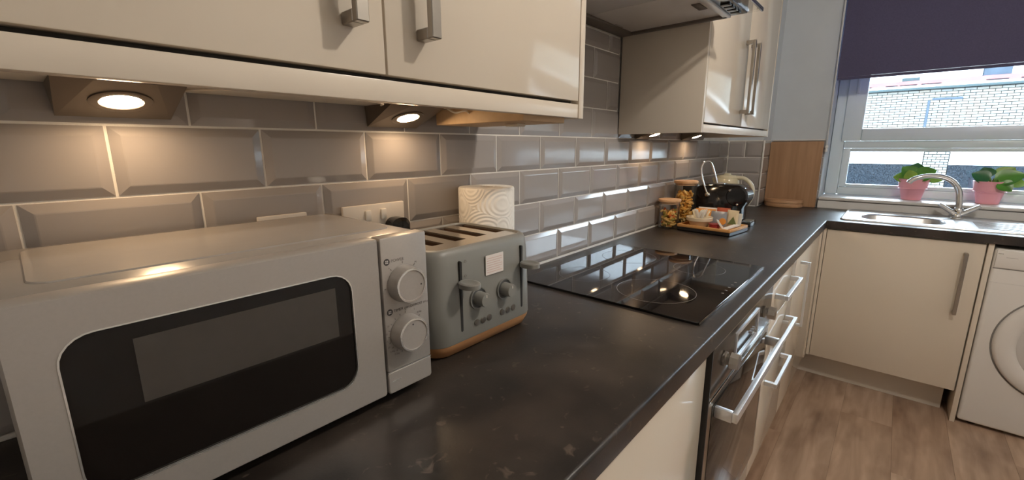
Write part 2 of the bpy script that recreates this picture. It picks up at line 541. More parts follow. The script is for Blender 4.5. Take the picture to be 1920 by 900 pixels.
# boxed-in pipe corner
bx_ = struct('wall_boxing', B(3.02, XW, -0.205, 0.0, 0.0, ZC), ['grout', 'paint_wall'], 'boxed-in corner column, tiled at the bottom and painted above')
bm = B(3.0185, XW - 0.001, -0.2065, -0.001, 0.4135, ZC - 0.001)
obj('upper_casing', bm, 'paint_wall', bx_)
struct('trim_tile_corner', B(3.0085, 3.0185, -0.2165, -0.2075, 0.003, 0.4135, b=0.003), 'sealant', 'white plastic tile trim on the boxed corner')
struct('trim_tile_top', B(XW - 0.011, XW, -0.5, -0.218, 0.4105, 0.4165), 'sealant', 'pale tile edging strip above the tiles beside the window')

# floor boards
fl = struct('floor', B(XR - 0.1, 3.7, YR - 0.1, 0.12, FL - 0.1, FL - 0.004), 'black_matte', 'brown oak laminate floor')
pw, plen = 0.192, 1.28
k = 0
y = -0.42
row = 0
while y > YR:
    x = XR + (-0.45 * (row % 3)) - 0.2
    while x < XW:
        a, b_ = max(x, XR), min(x + plen, XW)
        if b_ - a > 0.05:
            bm = B(a + 0.0002, b_ - 0.0002, max(y - pw, YR) + 0.0002, y - 0.0002, FL - 0.004, FL, b=0.0004, seg=1)
            obj('plank', bm, 'floor_oak_%d' % (k % 3), fl, smooth=0)
            k += 1
        x += plen
    y -= pw
    row += 1

# bevelled metro tiles
TP, TQ, GAP = 0.2025, 0.1025, 0.0037
TILE_MESH = {}
def tile_mesh(w, h, cl, cr, cb, ct):
    key = (round(w, 4), round(h, 4), cl, cr, cb, ct)
    if key in TILE_MESH: return TILE_MESH[key]
    bm = new()
    e, d0, d1 = 0.0135, 0.0010, 0.0060
    l, r_, b_, t = (0 if cl else e), (0 if cr else e), (0 if cb else e), (0 if ct else e)
    h0 = [(0, 0, 0), (w, 0, 0), (w, h, 0), (0, h, 0)]
    def zc(c): return d1 if c else d0
    h1 = [(0, 0, d0), (w, 0, d0), (w, h, d0), (0, h, d0)]
    h2 = [(l, b_, d1), (w - r_, b_, d1), (w - r_, h - t, d1), (l, h - t, d1)]
    loft(bm, [[Vector(p) for p in q] for q in (h0, h1, h2)], cap0=False)
    bmesh.ops.remove_doubles(bm, verts=bm.verts, dist=1e-6)
    es = [ed for ed in bm.edges if all(abs(v.co.z - d1) < 1e-6 for v in ed.verts)]
    bmesh.ops.bevel(bm, geom=es, offset=0.0009, segments=1, affect='EDGES')
    bmesh.ops.recalc_face_normals(bm, faces=bm.faces)
    me = bpy.data.meshes.new('tile')
    bm.to_mesh(me); bm.free()
    me.materials.append(MATS['tile_glaze'])
    TILE_MESH[key] = me
    return me
BASES = {'y': Matrix(((1, 0, 0), (0, 0, -1), (0, 1, 0))), 'x': Matrix(((0, 0, -1), (-1, 0, 0), (0, 1, 0)))}
def put_tile(parent, face, pos, w, h, cuts):
    me = tile_mesh(w, h, *cuts)
    o = bpy.data.objects.new('tile', me)
    COL.objects.link(o)
    o.parent = parent
    m = BASES[face].to_4x4()
    m.translation = Vector(pos)
    o.matrix_local = m
def tile_run(parent, face, u0, u1, rows, start, plane, zt=None):
    """rows: row indices; start(row) is the offset of one joint; u measured along the face"""
    for r_ in rows:
        z0 = r_ * TQ
        z1 = z0 + TQ
        ct = False
        if zt is not None and z1 > zt: z1, ct = zt, True
        s = start(r_)
        kk = math.floor((u0 - s) / TP)
        while s + kk * TP < u1 - 1e-6:
            a, b_ = s + kk * TP, s + (kk + 1) * TP
            cl, cr = a < u0 - 1e-6, b_ > u1 + 1e-6
            a2, b2 = max(a, u0) + GAP / 2, min(b_, u1) - GAP / 2
            if b2 - a2 > 0.006 and z1 - z0 > 0.01:
                zz = z0 + (0.004 if r_ == 0 else GAP / 2)
                pos = (a2, plane, zz) if face == 'y' else (plane, -a2, zz)
                put_tile(parent, face, pos, b2 - a2, z1 - GAP / 2 - zz, (cl, cr, False, ct))
            kk += 1
half = lambda r_: 0.0 if r_ % 2 == 1 else TP / 2      # rows 0,2,4.. are shifted by half a tile
tile_run(wl, 'y', -0.75, 3.018, range(0, 4), half, 0.0)
tile_run(wl, 'y', -0.75, 2.53, range(4, 5), half, 0.0)
tile_run(wl, 'y', 0.74, 1.497, range(5, 8), half, 0.0, zt=0.772)
tile_run(bx_, 'x', 0.0105, 0.205, range(0, 4), lambda r_: 0.105 if r_ % 2 else 0.205 - TP, 3.02)
tile_run(bx_, 'y', 3.022, XW - 0.010, range(0, 4), lambda r_: 3.022, -0.205)
tile_run(ww, 'x', 0.216, 0.503, range(0, 4), lambda r_: 0.216 + (0.1 if r_ % 2 else 0.0), XW)
for p in wl, bx_, ww: pass
struct('trim_sealant_long', B(-0.75, 3.005, -0.0125, -0.009, 0.0004, 0.006), 'sealant', 'white sealant bead where the tiles meet the worktop')
struct('trim_sealant_corner', B(3.006, 3.0105, -0.2, -0.0126, 0.0004, 0.006), 'sealant', 'white sealant bead at the foot of the boxed corner')
# window board and upstand
struct('trim_upstand', B(3.205, XW - 0.0005, -2.49, -0.506, 0.0005, 0.046), 'white_gloss_paint', 'low white upstand between the sink and the sill')
struct('trim_sill', B(3.195, 3.47, WY1 + 0.001, WY0 - 0.003, 0.0505, 0.068, b=0.004), 'white_gloss_paint', 'deep white window sill carrying the pots')

# ------------------------------------------------------------------ window
XF = 3.44
win = thing('window_1', 'white plastic casement window with a fixed lower light', 'window', (XF, -1.13, 0.069))
win['kind'] = 'structure'
yL, yR_ = -0.508, -2.297
def fr(name, y0, y1, z0, z1, x0=XF, x1=XF + 0.07, b=0.006, m='white_pvc', parent=win):
    return obj(name, B(x0, x1, y0, y1, z0, z1, b=b), m, parent)
f0 = fr('frame', yL, -0.575, 0.0695, WZ1 - 0.002)
fr('frame', yR_, -2.23, 0.0695, WZ1 - 0.002)
fr('frame', -0.576, -2.229, 0.0695, 0.118)
fr('frame', -0.576, -2.229, 0.362, 0.405)
fr('frame', -0.576, -2.229, 1.25, WZ1 - 0.002)
# glazing beads of the lower light
bead = [(-0.576, -0.614, 0.1185, 0.3615), (-2.191, -2.229, 0.1185, 0.3615), (-0.6145, -2.1905, 0.1185, 0.138), (-0.6145, -2.1905, 0.342, 0.3615)]
for q in bead: fr('glazing_bead', *q, x0=XF + 0.008, x1=XF + 0.045, b=0.004)
# opening sash above
sash = [(-0.560, -0.657, 0.4065, 1.262), (-2.148, -2.245, 0.4065, 1.262), (-0.6575, -2.1475, 0.4065, 0.480), (-0.6575, -2.1475, 1.19, 1.262)]
for q in sash: fr('sash', *q, x0=XF - 0.018, x1=XF + 0.035, b=0.006)
obj('pane', B(XF + 0.026, XF + 0.03, -0.612, -2.193, 0.136, 0.344), 'window_glass', win, smooth=0)
obj('pane', B(XF + 0.006, XF + 0.010, -0.655, -2.15, 0.478, 1.192), 'window_glass', win, smooth=0)
hd = obj('window_handle', B(XF - 0.030, XF - 0.0185, -0.603, -0.618, 0.69, 0.83, b=0.004), 'white_pvc', win)

# ------------------------------------------------------------------ roller blind
bl = thing('roller_blind', 'dark purple roller blind half lowered over the window', 'blind', (3.19, -1.135, 0.755))
obj('fabric', B(3.1885, 3.190, -0.517, -2.345, 0.768, 1.31), 'blind_fabric', bl, smooth=0)
obj('bottom_bar', B(3.185, 3.1935, -0.517, -2.345, 0.752, 0.7675, b=0.003), 'blind_fabric', bl)
obj('roller', cyl(new(), (3.205, -0.517, 1.325), (3.205, -2.345, 1.325), 0.019), 'blind_fabric', bl)
obj('bracket', B(3.185, XW - 0.001, -0.508, -0.5165, 1.295, 1.36), 'white_pvc', bl)
ch = new()
tube(ch, [(3.205, -0.506, 1.32), (3.204, -0.508, 0.9), (3.203, -0.511, 0.36)], 0.0022, n=6, k=4)
tube(ch, [(3.212, -0.500, 1.32), (3.211, -0.504, 0.9), (3.207, -0.511, 0.36)], 0.0022, n=6, k=4)
obj('chain', ch, 'bead_chain', bl)
cc = new()
lathe(cc, [(0.004, 0.0), (0.009, 0.004), (0.009, 0.016), (0.005, 0.021), (0.009, 0.026), (0.009, 0.038), (0.003, 0.044)], (3.205, -0.511, 0.34), n=14)
obj('chain_connector', cc, 'bead_chain', bl)

# ------------------------------------------------------------------ worktop (one continuous L)
YF, XS = -0.615, 2.65
bm = new()
xs = [-0.75, XS, 2.79, 3.05, 3.018 + 0.2095]
xs = sorted(set([-0.75, 2.65, 2.79, 3.017, 3.06, 3.2285]))
ys = sorted(set([-0.0125, -0.2165, YF, -0.73, -1.08, -2.49]))
def in_top(x, y):
    if x > 3.017 and y > -0.2165: return False
    if x < XS and y < YF: return False
    if 2.79 < x < 3.06 and -1.08 < y < -0.73: return False
    return True
plate(bm, xs, ys, in_top, -0.04, 0.0)
es = [e for e in bm.edges if all(v.co.z > -0.001 for v in e.verts) and
      (all(abs(v.co.y - YF) < 1e-5 and v.co.x < XS + 1e-4 for v in e.verts) or all(abs(v.co.x - XS) < 1e-5 and v.co.y < YF + 1e-4 for v in e.verts))]
bmesh.ops.bevel(bm, geom=es, offset=0.0065, segments=4, affect='EDGES', profile=0.5)
wt = obj('worktop', bm, 'worktop_slate', None, (0, 0, 0), smooth=40)
tag(wt, 'dark slate L-shaped laminate worktop running round to the sink', 'worktop')

# ------------------------------------------------------------------ handles
def d_handle(parent, name, axis, a0, a1, fix, surf, out, w=0.012, t=0.009, stand=0.036, m='steel_brushed'):
    """square bar handle. axis 'x','y','z' along its length a0..a1; fix: the third coordinate; surf: door surface; out: 'y' or 'x' normal (pointing -)"""
    bm = new()
    f0_, f1_ = surf - 0.0005, surf - stand
    def bx(l0, l1, o0, o1):
        d = {}
        d[axis] = (l0, l1)
        d[out] = (o0, o1)
        third = [q for q in 'xyz' if q not in (axis, out)][0]
        d[third] = (fix - w / 2, fix + w / 2)
        box(bm, *d['x'], *d['y'], *d['z'], b=0.0012, seg=1)
    bx(a0, a1, f1_, f1_ + t)
    bx(a0, a0 + w * 0.9, f0_, f1_ + t)
    bx(a1 - w * 0.9, a1, f0_, f1_ + t)
    return obj(name, bm, m, parent)

# ------------------------------------------------------------------ wall cabinets
def wall_cab(label, x0, x1, split, hx, zb, lit, endL, endR, yb=-0.0105, yf=-0.325):
    t = thing('wall_cabinet', label, 'cabinet', ((x0 + x1) / 2, -0.16, zb))
    zt = 1.16
    obj('carcass', B(x0 + 0.001, x1 - 0.001, yb, -0.3045, zb + 0.024, zt), 'carcass', t)
    obj('light_rail', B(x0 + 0.019 * bool(endL), x1 - 0.019 * bool(endR), -0.3045, yf + 0.0015, zb, zb + 0.028, b=0.001), 'gloss_edge', t)
    obj('gap_shade', B(x0 + 0.021, x1 - 0.021, -0.3046, -0.3056, zb + 0.0282, zb + 0.040), 'gap_shade_dark', t, smooth=0)  # added dark strip, stands for the shade in the gap under the doors
    for e, xx in ((endL, x0), (endR, x1 - 0.018)):
        if e: obj('end_panel', B(xx, xx + 0.018, yb, yf, zb - 0.001, zt, b=0.0012), 'gloss_edge', t)
    d0 = x0 + (0.0205 if endL else 0.002)
    d1 = x1 - (0.0205 if endR else 0.002)
    for a, b_, hxx in ((d0, split - 0.0015, hx[0]), (split + 0.0015, d1, hx[1])):
        d = obj('door', B(a, b_, -0.3062, yf, zb + 0.0342, zt, b=0.0016), 'gloss_door', t)
        d_handle(d, 'handle', 'z', zb + 0.084, zb + 0.369, hxx, yf, 'y', w=0.0165, t=0.011)
    return t
cab1 = wall_cab('cream gloss wall cabinet above the microwave, with two bar handles', -0.205, 0.739, 0.252, (0.2005, 0.3105), 0.437, True, False, True)
cab2 = wall_cab('white gloss wall cabinet beyond the cooker hood near the window', 1.499, 2.522, 1.995, (1.955, 2.035), 0.425, True, True, True)

# ------------------------------------------------------------------ under-cabinet triangle lamps
def lamp(xc, zt, label):
    t = thing('under_cabinet_lamp', label, 'lamp', (xc, -0.05, zt), group='triangular lamps under the wall cabinets')
    w0, w1, d, h = 0.066, 0.030, 0.112, 0.041
    yb = -0.0098
    y1 = yb - d
    zb = zt - h
    bm = new()
    P = [(xc - w0, yb, zt), (xc + w0, yb, zt), (xc + w0, y1 + 0.012, zt), (xc - w0, y1 + 0.012, zt),   # top plate on the cabinet
         (xc - w0 + 0.004, yb, zb), (xc + w0 - 0.004, yb, zb), (xc + w1, y1, zt - 0.004), (xc - w1, y1, zt - 0.004)]
    V = [bm.verts.new(p) for p in P]
    for f in ((0, 3, 2, 1), (0, 1, 5, 4), (4, 5, 6, 7), (1, 2, 5), (2, 6, 5), (0, 4, 3), (3, 4, 7), (2, 3, 7, 6)):
        bm.faces.new([V[i] for i in f])
    body = obj('housing', bm, 'lamp_metal', t, smooth=0)
    a = Vector((xc, yb, zb)); b_ = Vector((xc, y1, zt - 0.004))
    c = a.lerp(b_, 0.50)
    nrm = Vector((0, -(a.z - b_.z) * -1, 0)) ; dvec = (b_ - a).normalized()
    nrm = Vector((0, dvec.z, -dvec.y)); nrm = nrm if nrm.z < 0 else -nrm
    r = new()
    lathe(r, [(0.0225, 0.0), (0.0335, 0.0), (0.0335, 0.0012), (0.030, 0.0022), (0.0235, 0.0018)], c + nrm * 0.0002, nrm, n=36, closed=True)
    obj('trim_ring', r, 'lamp_metal', t)
    l = new()
    lathe(l, [(0.0215, 0.0), (0.0215, 0.0012), (0.018, 0.0020), (0.006, 0.0026)], c + nrm * 0.0004, nrm, n=32)
    obj('lens', l, 'halogen', t)
    return t
lamp(0.014, 0.4605, 'lit triangular under-cabinet lamp above the microwave door')
lamp(0.470, 0.4605, 'lit triangular under-cabinet lamp between the microwave and the toaster')
lamp(1.715, 0.4485, 'lit triangular under-cabinet lamp beside the hood end of the far wall cabinet')
lamp(2.225, 0.4485, 'lit triangular under-cabinet lamp above the black coffee machine')

# wooden block and loose cable under the near wall cabinet
t = thing('cable_cover', 'pale wooden block under the near wall cabinet beside the lamp', 'cover', (0.64, -0.15, 0.425))
obj('block', B(0.566, 0.705, -0.04, -0.30, 0.4265, 0.4602, b=0.002), 'block_wood', t)
obj('clip', B(0.625, 0.652, -0.2, -0.235, 0.4205, 0.4265, b=0.001), 'cable_white', t)
bm = new()
tube(bm, [(0.53, -0.12, 0.457), (0.545, -0.13, 0.449), (0.555, -0.15, 0.452), (0.565, -0.15, 0.448)], 0.0019, n=8)
obj('cable', bm, 'cable_white', t)
bm = new()
tube(bm, [(0.085, -0.07, 0.4582), (0.16, -0.18, 0.4565), (0.26, -0.20, 0.4535), (0.34, -0.17, 0.4515), (0.398, -0.08, 0.4575)], 0.0019, n=8)
c_ = obj('lamp_cable', bm, 'cable_white', None, (0.24, -0.15, 0.4576))
tag(c_, 'thin pale cable sagging under the cabinet between two lamps', 'cable')

# ------------------------------------------------------------------ sockets
def socket(label, x0, x1, z0, z1, gang):
    t = thing('wall_socket', label, 'socket', ((x0 + x1) / 2, -0.0095, z0))
    obj('faceplate', B(x0, x1, -0.0095, -0.0185, z0, z1, b=0.002), 'socket_white', t)
    n = 2 if gang == 2 else 1
    for i in range(n):
        cx = x0 + (x1 - x0) * (i + 0.5) / n
        sw = cx + (0.018 if i == 0 else -0.018) * (1 if n == 2 else 0)
        obj('switch', B(sw - 0.0065, sw + 0.0065, -0.0187, -0.0225, z1 - 0.034, z1 - 0.012, b=0.001), 'switch_white', t)
        h = new()
        for dx, dz, w, hh in ((0, 0.008, 0.004, 0.008), (-0.011, -0.012, 0.006, 0.004), (0.011, -0.012, 0.006, 0.004)):
            q = cx + (-0.012 if i == 0 and n == 2 else 0.012 if n == 2 else 0)
            box(h, q + dx - w / 2, q + dx + w / 2, -0.0186, -0.0189, z0 + 0.032 + dz - hh / 2, z0 + 0.032 + dz + hh / 2)
        obj('pin_holes', h, 'black_matte', t)
    return t
socket('white double wall socket behind the microwave, a black plug in it', 0.334, 0.481, 0.172, 0.2585, 2)
socket('white single wall socket mostly hidden behind the microwave top', 0.176, 0.262, 0.171, 0.2575, 1)
t = thing('electric_plug', 'black plug pushed into the double socket', 'plug', (0.452, -0.03, 0.18))
bm = new()
slab(bm, rrect(0.4285, 0.4755, 0.176, 0.226, 0.018, 5), fy, -0.0195, -0.052, b=0.006)
obj('body', bm, 'black_plastic', t)
bm = new()
tube(bm, [(0.452, -0.04, 0.178), (0.452, -0.044, 0.14), (0.44, -0.03, 0.08), (0.39, -0.02, 0.02), (0.33, -0.017, 0.006)], 0.0035, n=8)
obj('flex', bm, 'black_plastic', t)

# ------------------------------------------------------------------ microwave
X0, X1, XSP = -0.131, 0.298, 0.2185
YB, YD = -0.030, -0.331
ZB, ZT = 0.018, 0.2545
mw = thing('microwave', 'silver microwave with a dark window and two round knobs', 'microwave', (0.085, -0.18, 0.0))
obj('case', B(X0 + 0.001, X1 - 0.001, YB, -0.3055, ZB + 0.001, ZT - 0.001, b=0.004), 'microwave_case', mw)
bm = new()
slab(bm, rrect(X0 + 0.024, X1 - 0.014, -0.268, YB - 0.02, 0.022, 6), fz, ZT - 0.0012, ZT + 0.0006, b=0.0012)
obj('top_panel', bm, 'microwave_case', mw)
# door: plate with a rounded window opening
dr = new()
outer = rrect(X0, XSP - 0.0012, ZB, ZT, 0.004, 6)
inner = rrect(-0.0985, 0.1735, 0.058, 0.217, 0.026, 6)
loops = [[fy(*p, -0.307) for p in outer], [fy(*p, YD + 0.003) for p in outer],
         [fy(p[0] + (0.0025 if p[0] < 0.03 else -0.0025), p[1] + (0.0025 if p[1] < 0.13 else -0.0025), YD) for p in outer],
         [fy(*p, YD) for p in inner], [fy(*p, -0.3265) for p in inner]]
loft(dr, [[Vector(q) for q in l] for l in loops], cap0=True, cap1=False)
dr = obj('door', dr, 'microwave_silver', mw, smooth=40)
g = new()
slab(g, rrect(-0.0983, 0.1733, 0.0582, 0.2168, 0.0258, 6), fy, -0.3262, -0.3285)
obj('window_glass', g, 'black_glass', dr)
g = new()
o1 = rrect(-0.0998, 0.1748, 0.0567, 0.2183, 0.027, 6); o2 = rrect(-0.0983, 0.1733, 0.0582, 0.2168, 0.0258, 6)
loft(g, [[Vector(fy(*p, d)) for p in o] for o, d in ((o1, YD + 0.0004), (o1, YD - 0.0006), (o2, YD - 0.0006), (o2, YD + 0.0015))], False, False)
obj('window_trim', g, 'silver_line', dr)
obj('screen', B(-0.048, 0.1525, -0.3286, -0.3288, 0.134, 0.2005), 'screen_mesh', dr, smooth=0)
bm = B(XSP + 0.0012, X1, -0.307, YD, 0.0535, ZT, b=0.0025)
cp = obj('control_panel', bm, 'microwave_silver', mw)
bm = new()
slab(bm, rrect(XSP + 0.0012, X1, ZB, 0.0522, 0.004, 4), fy, -0.307, YD, b=0.0012)
db = obj('door_button', bm, 'microwave_silver', mw)
obj('press_mark', B(0.2255, 0.2405, YD - 0.0001, YD - 0.0006, 0.0365, 0.0378), 'silver_line', db, smooth=0)
obj('button_line', B(XSP + 0.0015, X1 - 0.0005, YD + 0.001, YD - 0.0003, 0.0519, 0.0535), 'silver_line', mw, smooth=0)
KZ = (0.1835, 0.1080)
KX = 0.2545
for z, ang in zip(KZ, (-5, 95)):
    b_ = new()
    lathe(b_, [(0.0275, 0.0005), (0.0275, 0.004), (0.0262, 0.0065), (0.0258, 0.019), (0.0245, 0.0212), (0.0222, 0.0213), (0.0216, 0.0200), (0.0, 0.0200)], (KX, YD, z), (0, -1, 0), n=48)
    kn = obj('knob', b_, 'microwave_silver', cp, smooth=30)
    b_ = new()
    lathe(b_, [(0.0222, 0.0214), (0.0245, 0.0213), (0.0250, 0.0206), (0.0222, 0.0208)], (KX, YD, z), (0, -1, 0), n=48, closed=True)
    obj('knob_rim', b_, 'silver_line', cp)
    a = R(ang)
    b_ = new()
    cyl(b_, (KX + 0.0165 * math.cos(a), YD - 0.0198, z + 0.0165 * math.sin(a)), (KX + 0.0165 * math.cos(a), YD - 0.0203, z + 0.0165 * math.sin(a)), 0.0013, n=12)
    obj('knob_dot', b_, 'ink', cp)
for zz in (0.2195, 0.1450):
    b_ = new(); cyl(b_, (0.2285, YD + 0.0005, zz), (0.2285, YD - 0.0003, zz), 0.0048, n=24)
    ic = obj('icon_disc', b_, 'ink', cp)
    b_ = new()
    for dx in (-0.0013, 0.0013):
        for dz in (-0.0013, 0.0013):
            box(b_, 0.2285 + dx - 0.0009, 0.2285 + dx + 0.0009, YD - 0.0003, YD - 0.0005, zz + dz - 0.0009, zz + dz + 0.0009)
    obj('icon_glyph', b_, 'ink_light', cp, smooth=0)
text_mesh('lettering', 'POWER', 0.0062, 'ink_grey', cp, face_y(0.2355, YD - 0.0002, 0.2178))
text_mesh('lettering', 'TIMER', 0.0060, 'ink', cp, face_y(0.2350, YD - 0.0002, 0.1432))
text_mesh('lettering', '(MIN)', 0.0045, 'ink_grey', cp, face_y(0.2530, YD - 0.0002, 0.1432))
text_mesh('lettering', 'DEFROST', 0.0052, 'ink', cp, face_y(0.2640, YD - 0.0002, 0.1432))
text_mesh('lettering', '(KG)', 0.0045, 'ink_grey', cp, face_y(0.2872, YD - 0.0002, 0.1432))
marks = new()
def tick(bm, cx, cz, a, r0, r1, w=0.0006):
    c_, s_ = math.cos(R(a)), math.sin(R(a))
    p = [(cx + r0 * c_ - w * s_, cz + r0 * s_ + w * c_), (cx + r1 * c_ - w * s_, cz + r1 * s_ + w * c_), (cx + r1 * c_ + w * s_, cz + r1 * s_ - w * c_), (cx + r0 * c_ + w * s_, cz + r0 * s_ - w * c_)]
    loft(bm, [[Vector(fy(*q, YD + 0.0003)) for q in p], [Vector(fy(*q, YD - 0.0003)) for q in p]])
for a in (185, 130, 90, 50, 5): tick(marks, KX, KZ[0], a, 0.0295, 0.0325)
for a in list(range(-60, 60, 24)) + list(range(90, 260, 18)): tick(marks, KX, KZ[1], a, 0.029, 0.0315)
obj('dial_marks', marks, 'ink_grey', cp, smooth=0)['kind'] = 'stuff'
nm = 0
for s_, a in (('-', 185), ('o', 130), ('L', 90), ('M', 50), ('H', 5)):
    text_mesh('lettering', s_, 0.0042, 'ink_grey', cp, face_y(KX + 0.0355 * math.cos(R(a)), YD - 0.0002, KZ[0] + 0.0355 * math.sin(R(a)) - 0.0015), 'CENTER')
for s_, a in (('0', 90), ('1', 62), ('0.1kg', 44), ('3', 12), ('35', 150), ('30', 170), ('25', 188), ('20', 206), ('0.4kg', 222), ('0.3kg', 238), ('0.2kg', 280), ('5', -25)):
    rr = 0.0345 if abs(math.cos(R(a))) < 0.9 else 0.0345
    text_mesh('lettering', s_, 0.0038, 'ink_grey', cp, face_y(KX + rr * math.cos(R(a)), YD - 0.0002, KZ[1] + rr * math.sin(R(a)) - 0.0015), 'CENTER')
for fx_, fy_ in ((X0 + 0.04, -0.06), (X1 - 0.04, -0.06), (X0 + 0.04, -0.28), (X1 - 0.04, -0.28)):
    b_ = new(); cyl(b_, (fx_, fy_, 0.0003), (fx_, fy_, ZB + 0.002), 0.011, 0.013, n=16)
    obj('foot', b_, 'black_plastic', mw)

# ------------------------------------------------------------------ toaster
tx0, tx1, ty0, ty1 = 0.336, 0.618, -0.292, -0.064
to = thing('toaster', 'grey four-slice toaster with a wooden base beside the microwave', 'toaster', (0.478, -0.165, 0.0))
def trr(i, z, r=0.040): return [Vector((p[0], p[1], z)) for p in rrect(tx0 + i, tx1 - i, ty0 + i, ty1 - i, max(r - i * 0.6, 0.008), 8)]
b_ = new()
loft(b_, [trr(0.016, 0.0006), trr(0.010, 0.004), trr(0.002, 0.020), trr(0.001, 0.0265)])
obj('wooden_base', b_, 'toaster_wood', to)
b_ = new()
loft(b_, [trr(0.001, 0.0268), trr(0.0, 0.029), trr(0.0015, 0.10), trr(0.004, 0.170), trr(0.0065, 0.190), trr(0.0095, 0.1975), trr(0.0145, 0.2015), trr(0.019, 0.2015), trr(0.0205, 0.1985)], True, False)
bd = obj('body', b_, 'toaster_grey', to, smooth=50)
sx = (0.4065, 0.4635, 0.5215, 0.5780)
xs = sorted([tx0 + 0.0205 + 0.004] + [q + e for q in sx for e in (-0.0145, 0.0145)] + [tx1 - 0.0205 - 0.004])
ys = [ty0 + 0.025, -0.226, -0.0925, ty1 - 0.025]
b_ = new()
plate(b_, xs, ys, lambda x, y: not (-0.226 < y < -0.0925 and any(abs(x - q) < 0.0145 for q in sx)), 0.1955, 0.1990)
obj('top_plate', b_, 'toaster_top', to)
b_ = new()
o1 = trr(0.0203, 0.1986); o2 = [Vector((p[0], p[1], 0.1992)) for p in rrect(tx0 + 0.0255, tx1 - 0.0255, ty0 + 0.0255, ty1 - 0.0255, 0.003, 8)]
loft(b_, [o1, o2], False, False)
obj('top_surround', b_, 'toaster_top', to)
for q in sx:
    b_ = new()
    loft(b_, [[Vector((x, y, z)) for x, y in ((q - 0.0142, -0.2257), (q + 0.0142, -0.2257), (q + 0.0142, -0.0928), (q - 0.0142, -0.0928))] for z in (0.1953, 0.09)], False, True)
    obj('bread_slot', b_, 'slot_brown', to, smooth=0)
YT = ty0 + 0.0005
for xl, zl in ((0.402, 0.1405), (0.571, 0.1425)):
    g = new(); slab(g, rrect(xl - 0.0027, xl + 0.0027, 0.046, 0.179, 0.0026, 4), fy, YT + 0.006, YT - 0.0004)
    lv_ = obj('lever_track', g, 'black_matte', to)
    l = new()
    out = [(xl + 0.0175 * math.cos(a) * 1.0, -0.3135 + 0.022 * math.sin(a)) for a in [2 * math.pi * i / 28 for i in range(28)]]
    L = []
    for z, e in ((zl - 0.006, 0.003), (zl - 0.005, 0.0), (zl + 0.003, 0.0), (zl + 0.0045, 0.0018), (zl + 0.0045, 0.006), (zl + 0.0032, 0.008)):
        L.append([Vector((xl + (p[0] - xl) * (1 - e / 0.0175), -0.3135 + (p[1] + 0.3135) * (1 - e / 0.022), z)) for p in out])
    loft(l, L)
    obj('lever', l, 'toaster_grey', to, smooth=45)
for xk in (0.444, 0.5165):
    r = new()
    lathe(r, [(0.0190, 0.0022), (0.0215, 0.0027), (0.0215, -0.002), (0.0180, -0.002)], (xk, YT, 0.100), (0, -1, 0), n=40, closed=True)
    kr = obj('dial_surround', r, 'toaster_grey', to)
    r = new(); cyl(r, (xk, YT + 0.002, 0.100), (xk, YT - 0.0005, 0.100), 0.0186, n=40)
    obj('dial_well', r, 'dial_grey', to)
    r = new()
    lathe(r, [(0.0135, 0.0007), (0.0130, 0.020), (0.0120, 0.0225), (0.0, 0.0228)], (xk, YT, 0.100), (0, -1, 0), n=40)
    obj('dial', r, 'toaster_grey', to, smooth=40)
    r = new(); box(r, xk - 0.001, xk + 0.001, YT - 0.0226, YT - 0.0231, 0.105, 0.1105)
    obj('dial_mark', r, 'ink_light', to, smooth=0)
for xb in (0.4385, 0.4555, 0.4725, 0.5095, 0.5265, 0.5435):
    r = new()
    lathe(r, [(0.0064, -0.001), (0.0064, 0.0012), (0.0056, 0.0026), (0.0, 0.0030)], (xb, YT, 0.0525), (0, -1, 0), n=20)
    obj('button', r, 'steel_brushed', to, smooth=45)
st = obj('sticker', B(0.4655, 0.5145, YT + 0.001, YT - 0.0004, 0.138, 0.1765), 'sticker', to, smooth=0)
r = new()
for i in range(7): box(r, 0.469, 0.511 - 0.006 * (i % 3 == 2), YT - 0.0003, YT - 0.0006, 0.1695 - i * 0.0045, 0.1708 - i * 0.0045)
obj('sticker_print', r, 'sticker_ink', st, smooth=0)
for zz in (0.177, 0.150):
    r = new()
    lathe(r, [(0.0018, 0), (0.0028, 0), (0.0028, 0.0004), (0.0018, 0.0004)], (0.4135, YT, zz), (0, -1, 0), n=14, closed=True)
    obj('level_icon', r, 'ink_grey', to)


# ------------------------------------------------------------------ kitchen roll
t = thing('kitchen_roll', 'white embossed kitchen roll standing behind the toaster', 'kitchen roll', (0.687, -0.0790, 0.0))
b_ = new()
lathe(b_, [(0.021, 0.002), (0.069, 0.001), (0.0705, 0.004), (0.0705, 0.276), (0.0685, 0.280), (0.024, 0.281), (0.021, 0.279)], (0.687, -0.0790, 0), n=56, closed=True)
obj('paper', b_, 'roll_paper', t, smooth=50)
b_ = new()
lathe(b_, [(0.0190, 0.0006), (0.0208, 0.0006), (0.0208, 0.2785), (0.0190, 0.2785)], (0.687, -0.0790, 0), n=32, closed=True)
obj('cardboard_core', b_, 'cardboard', t)

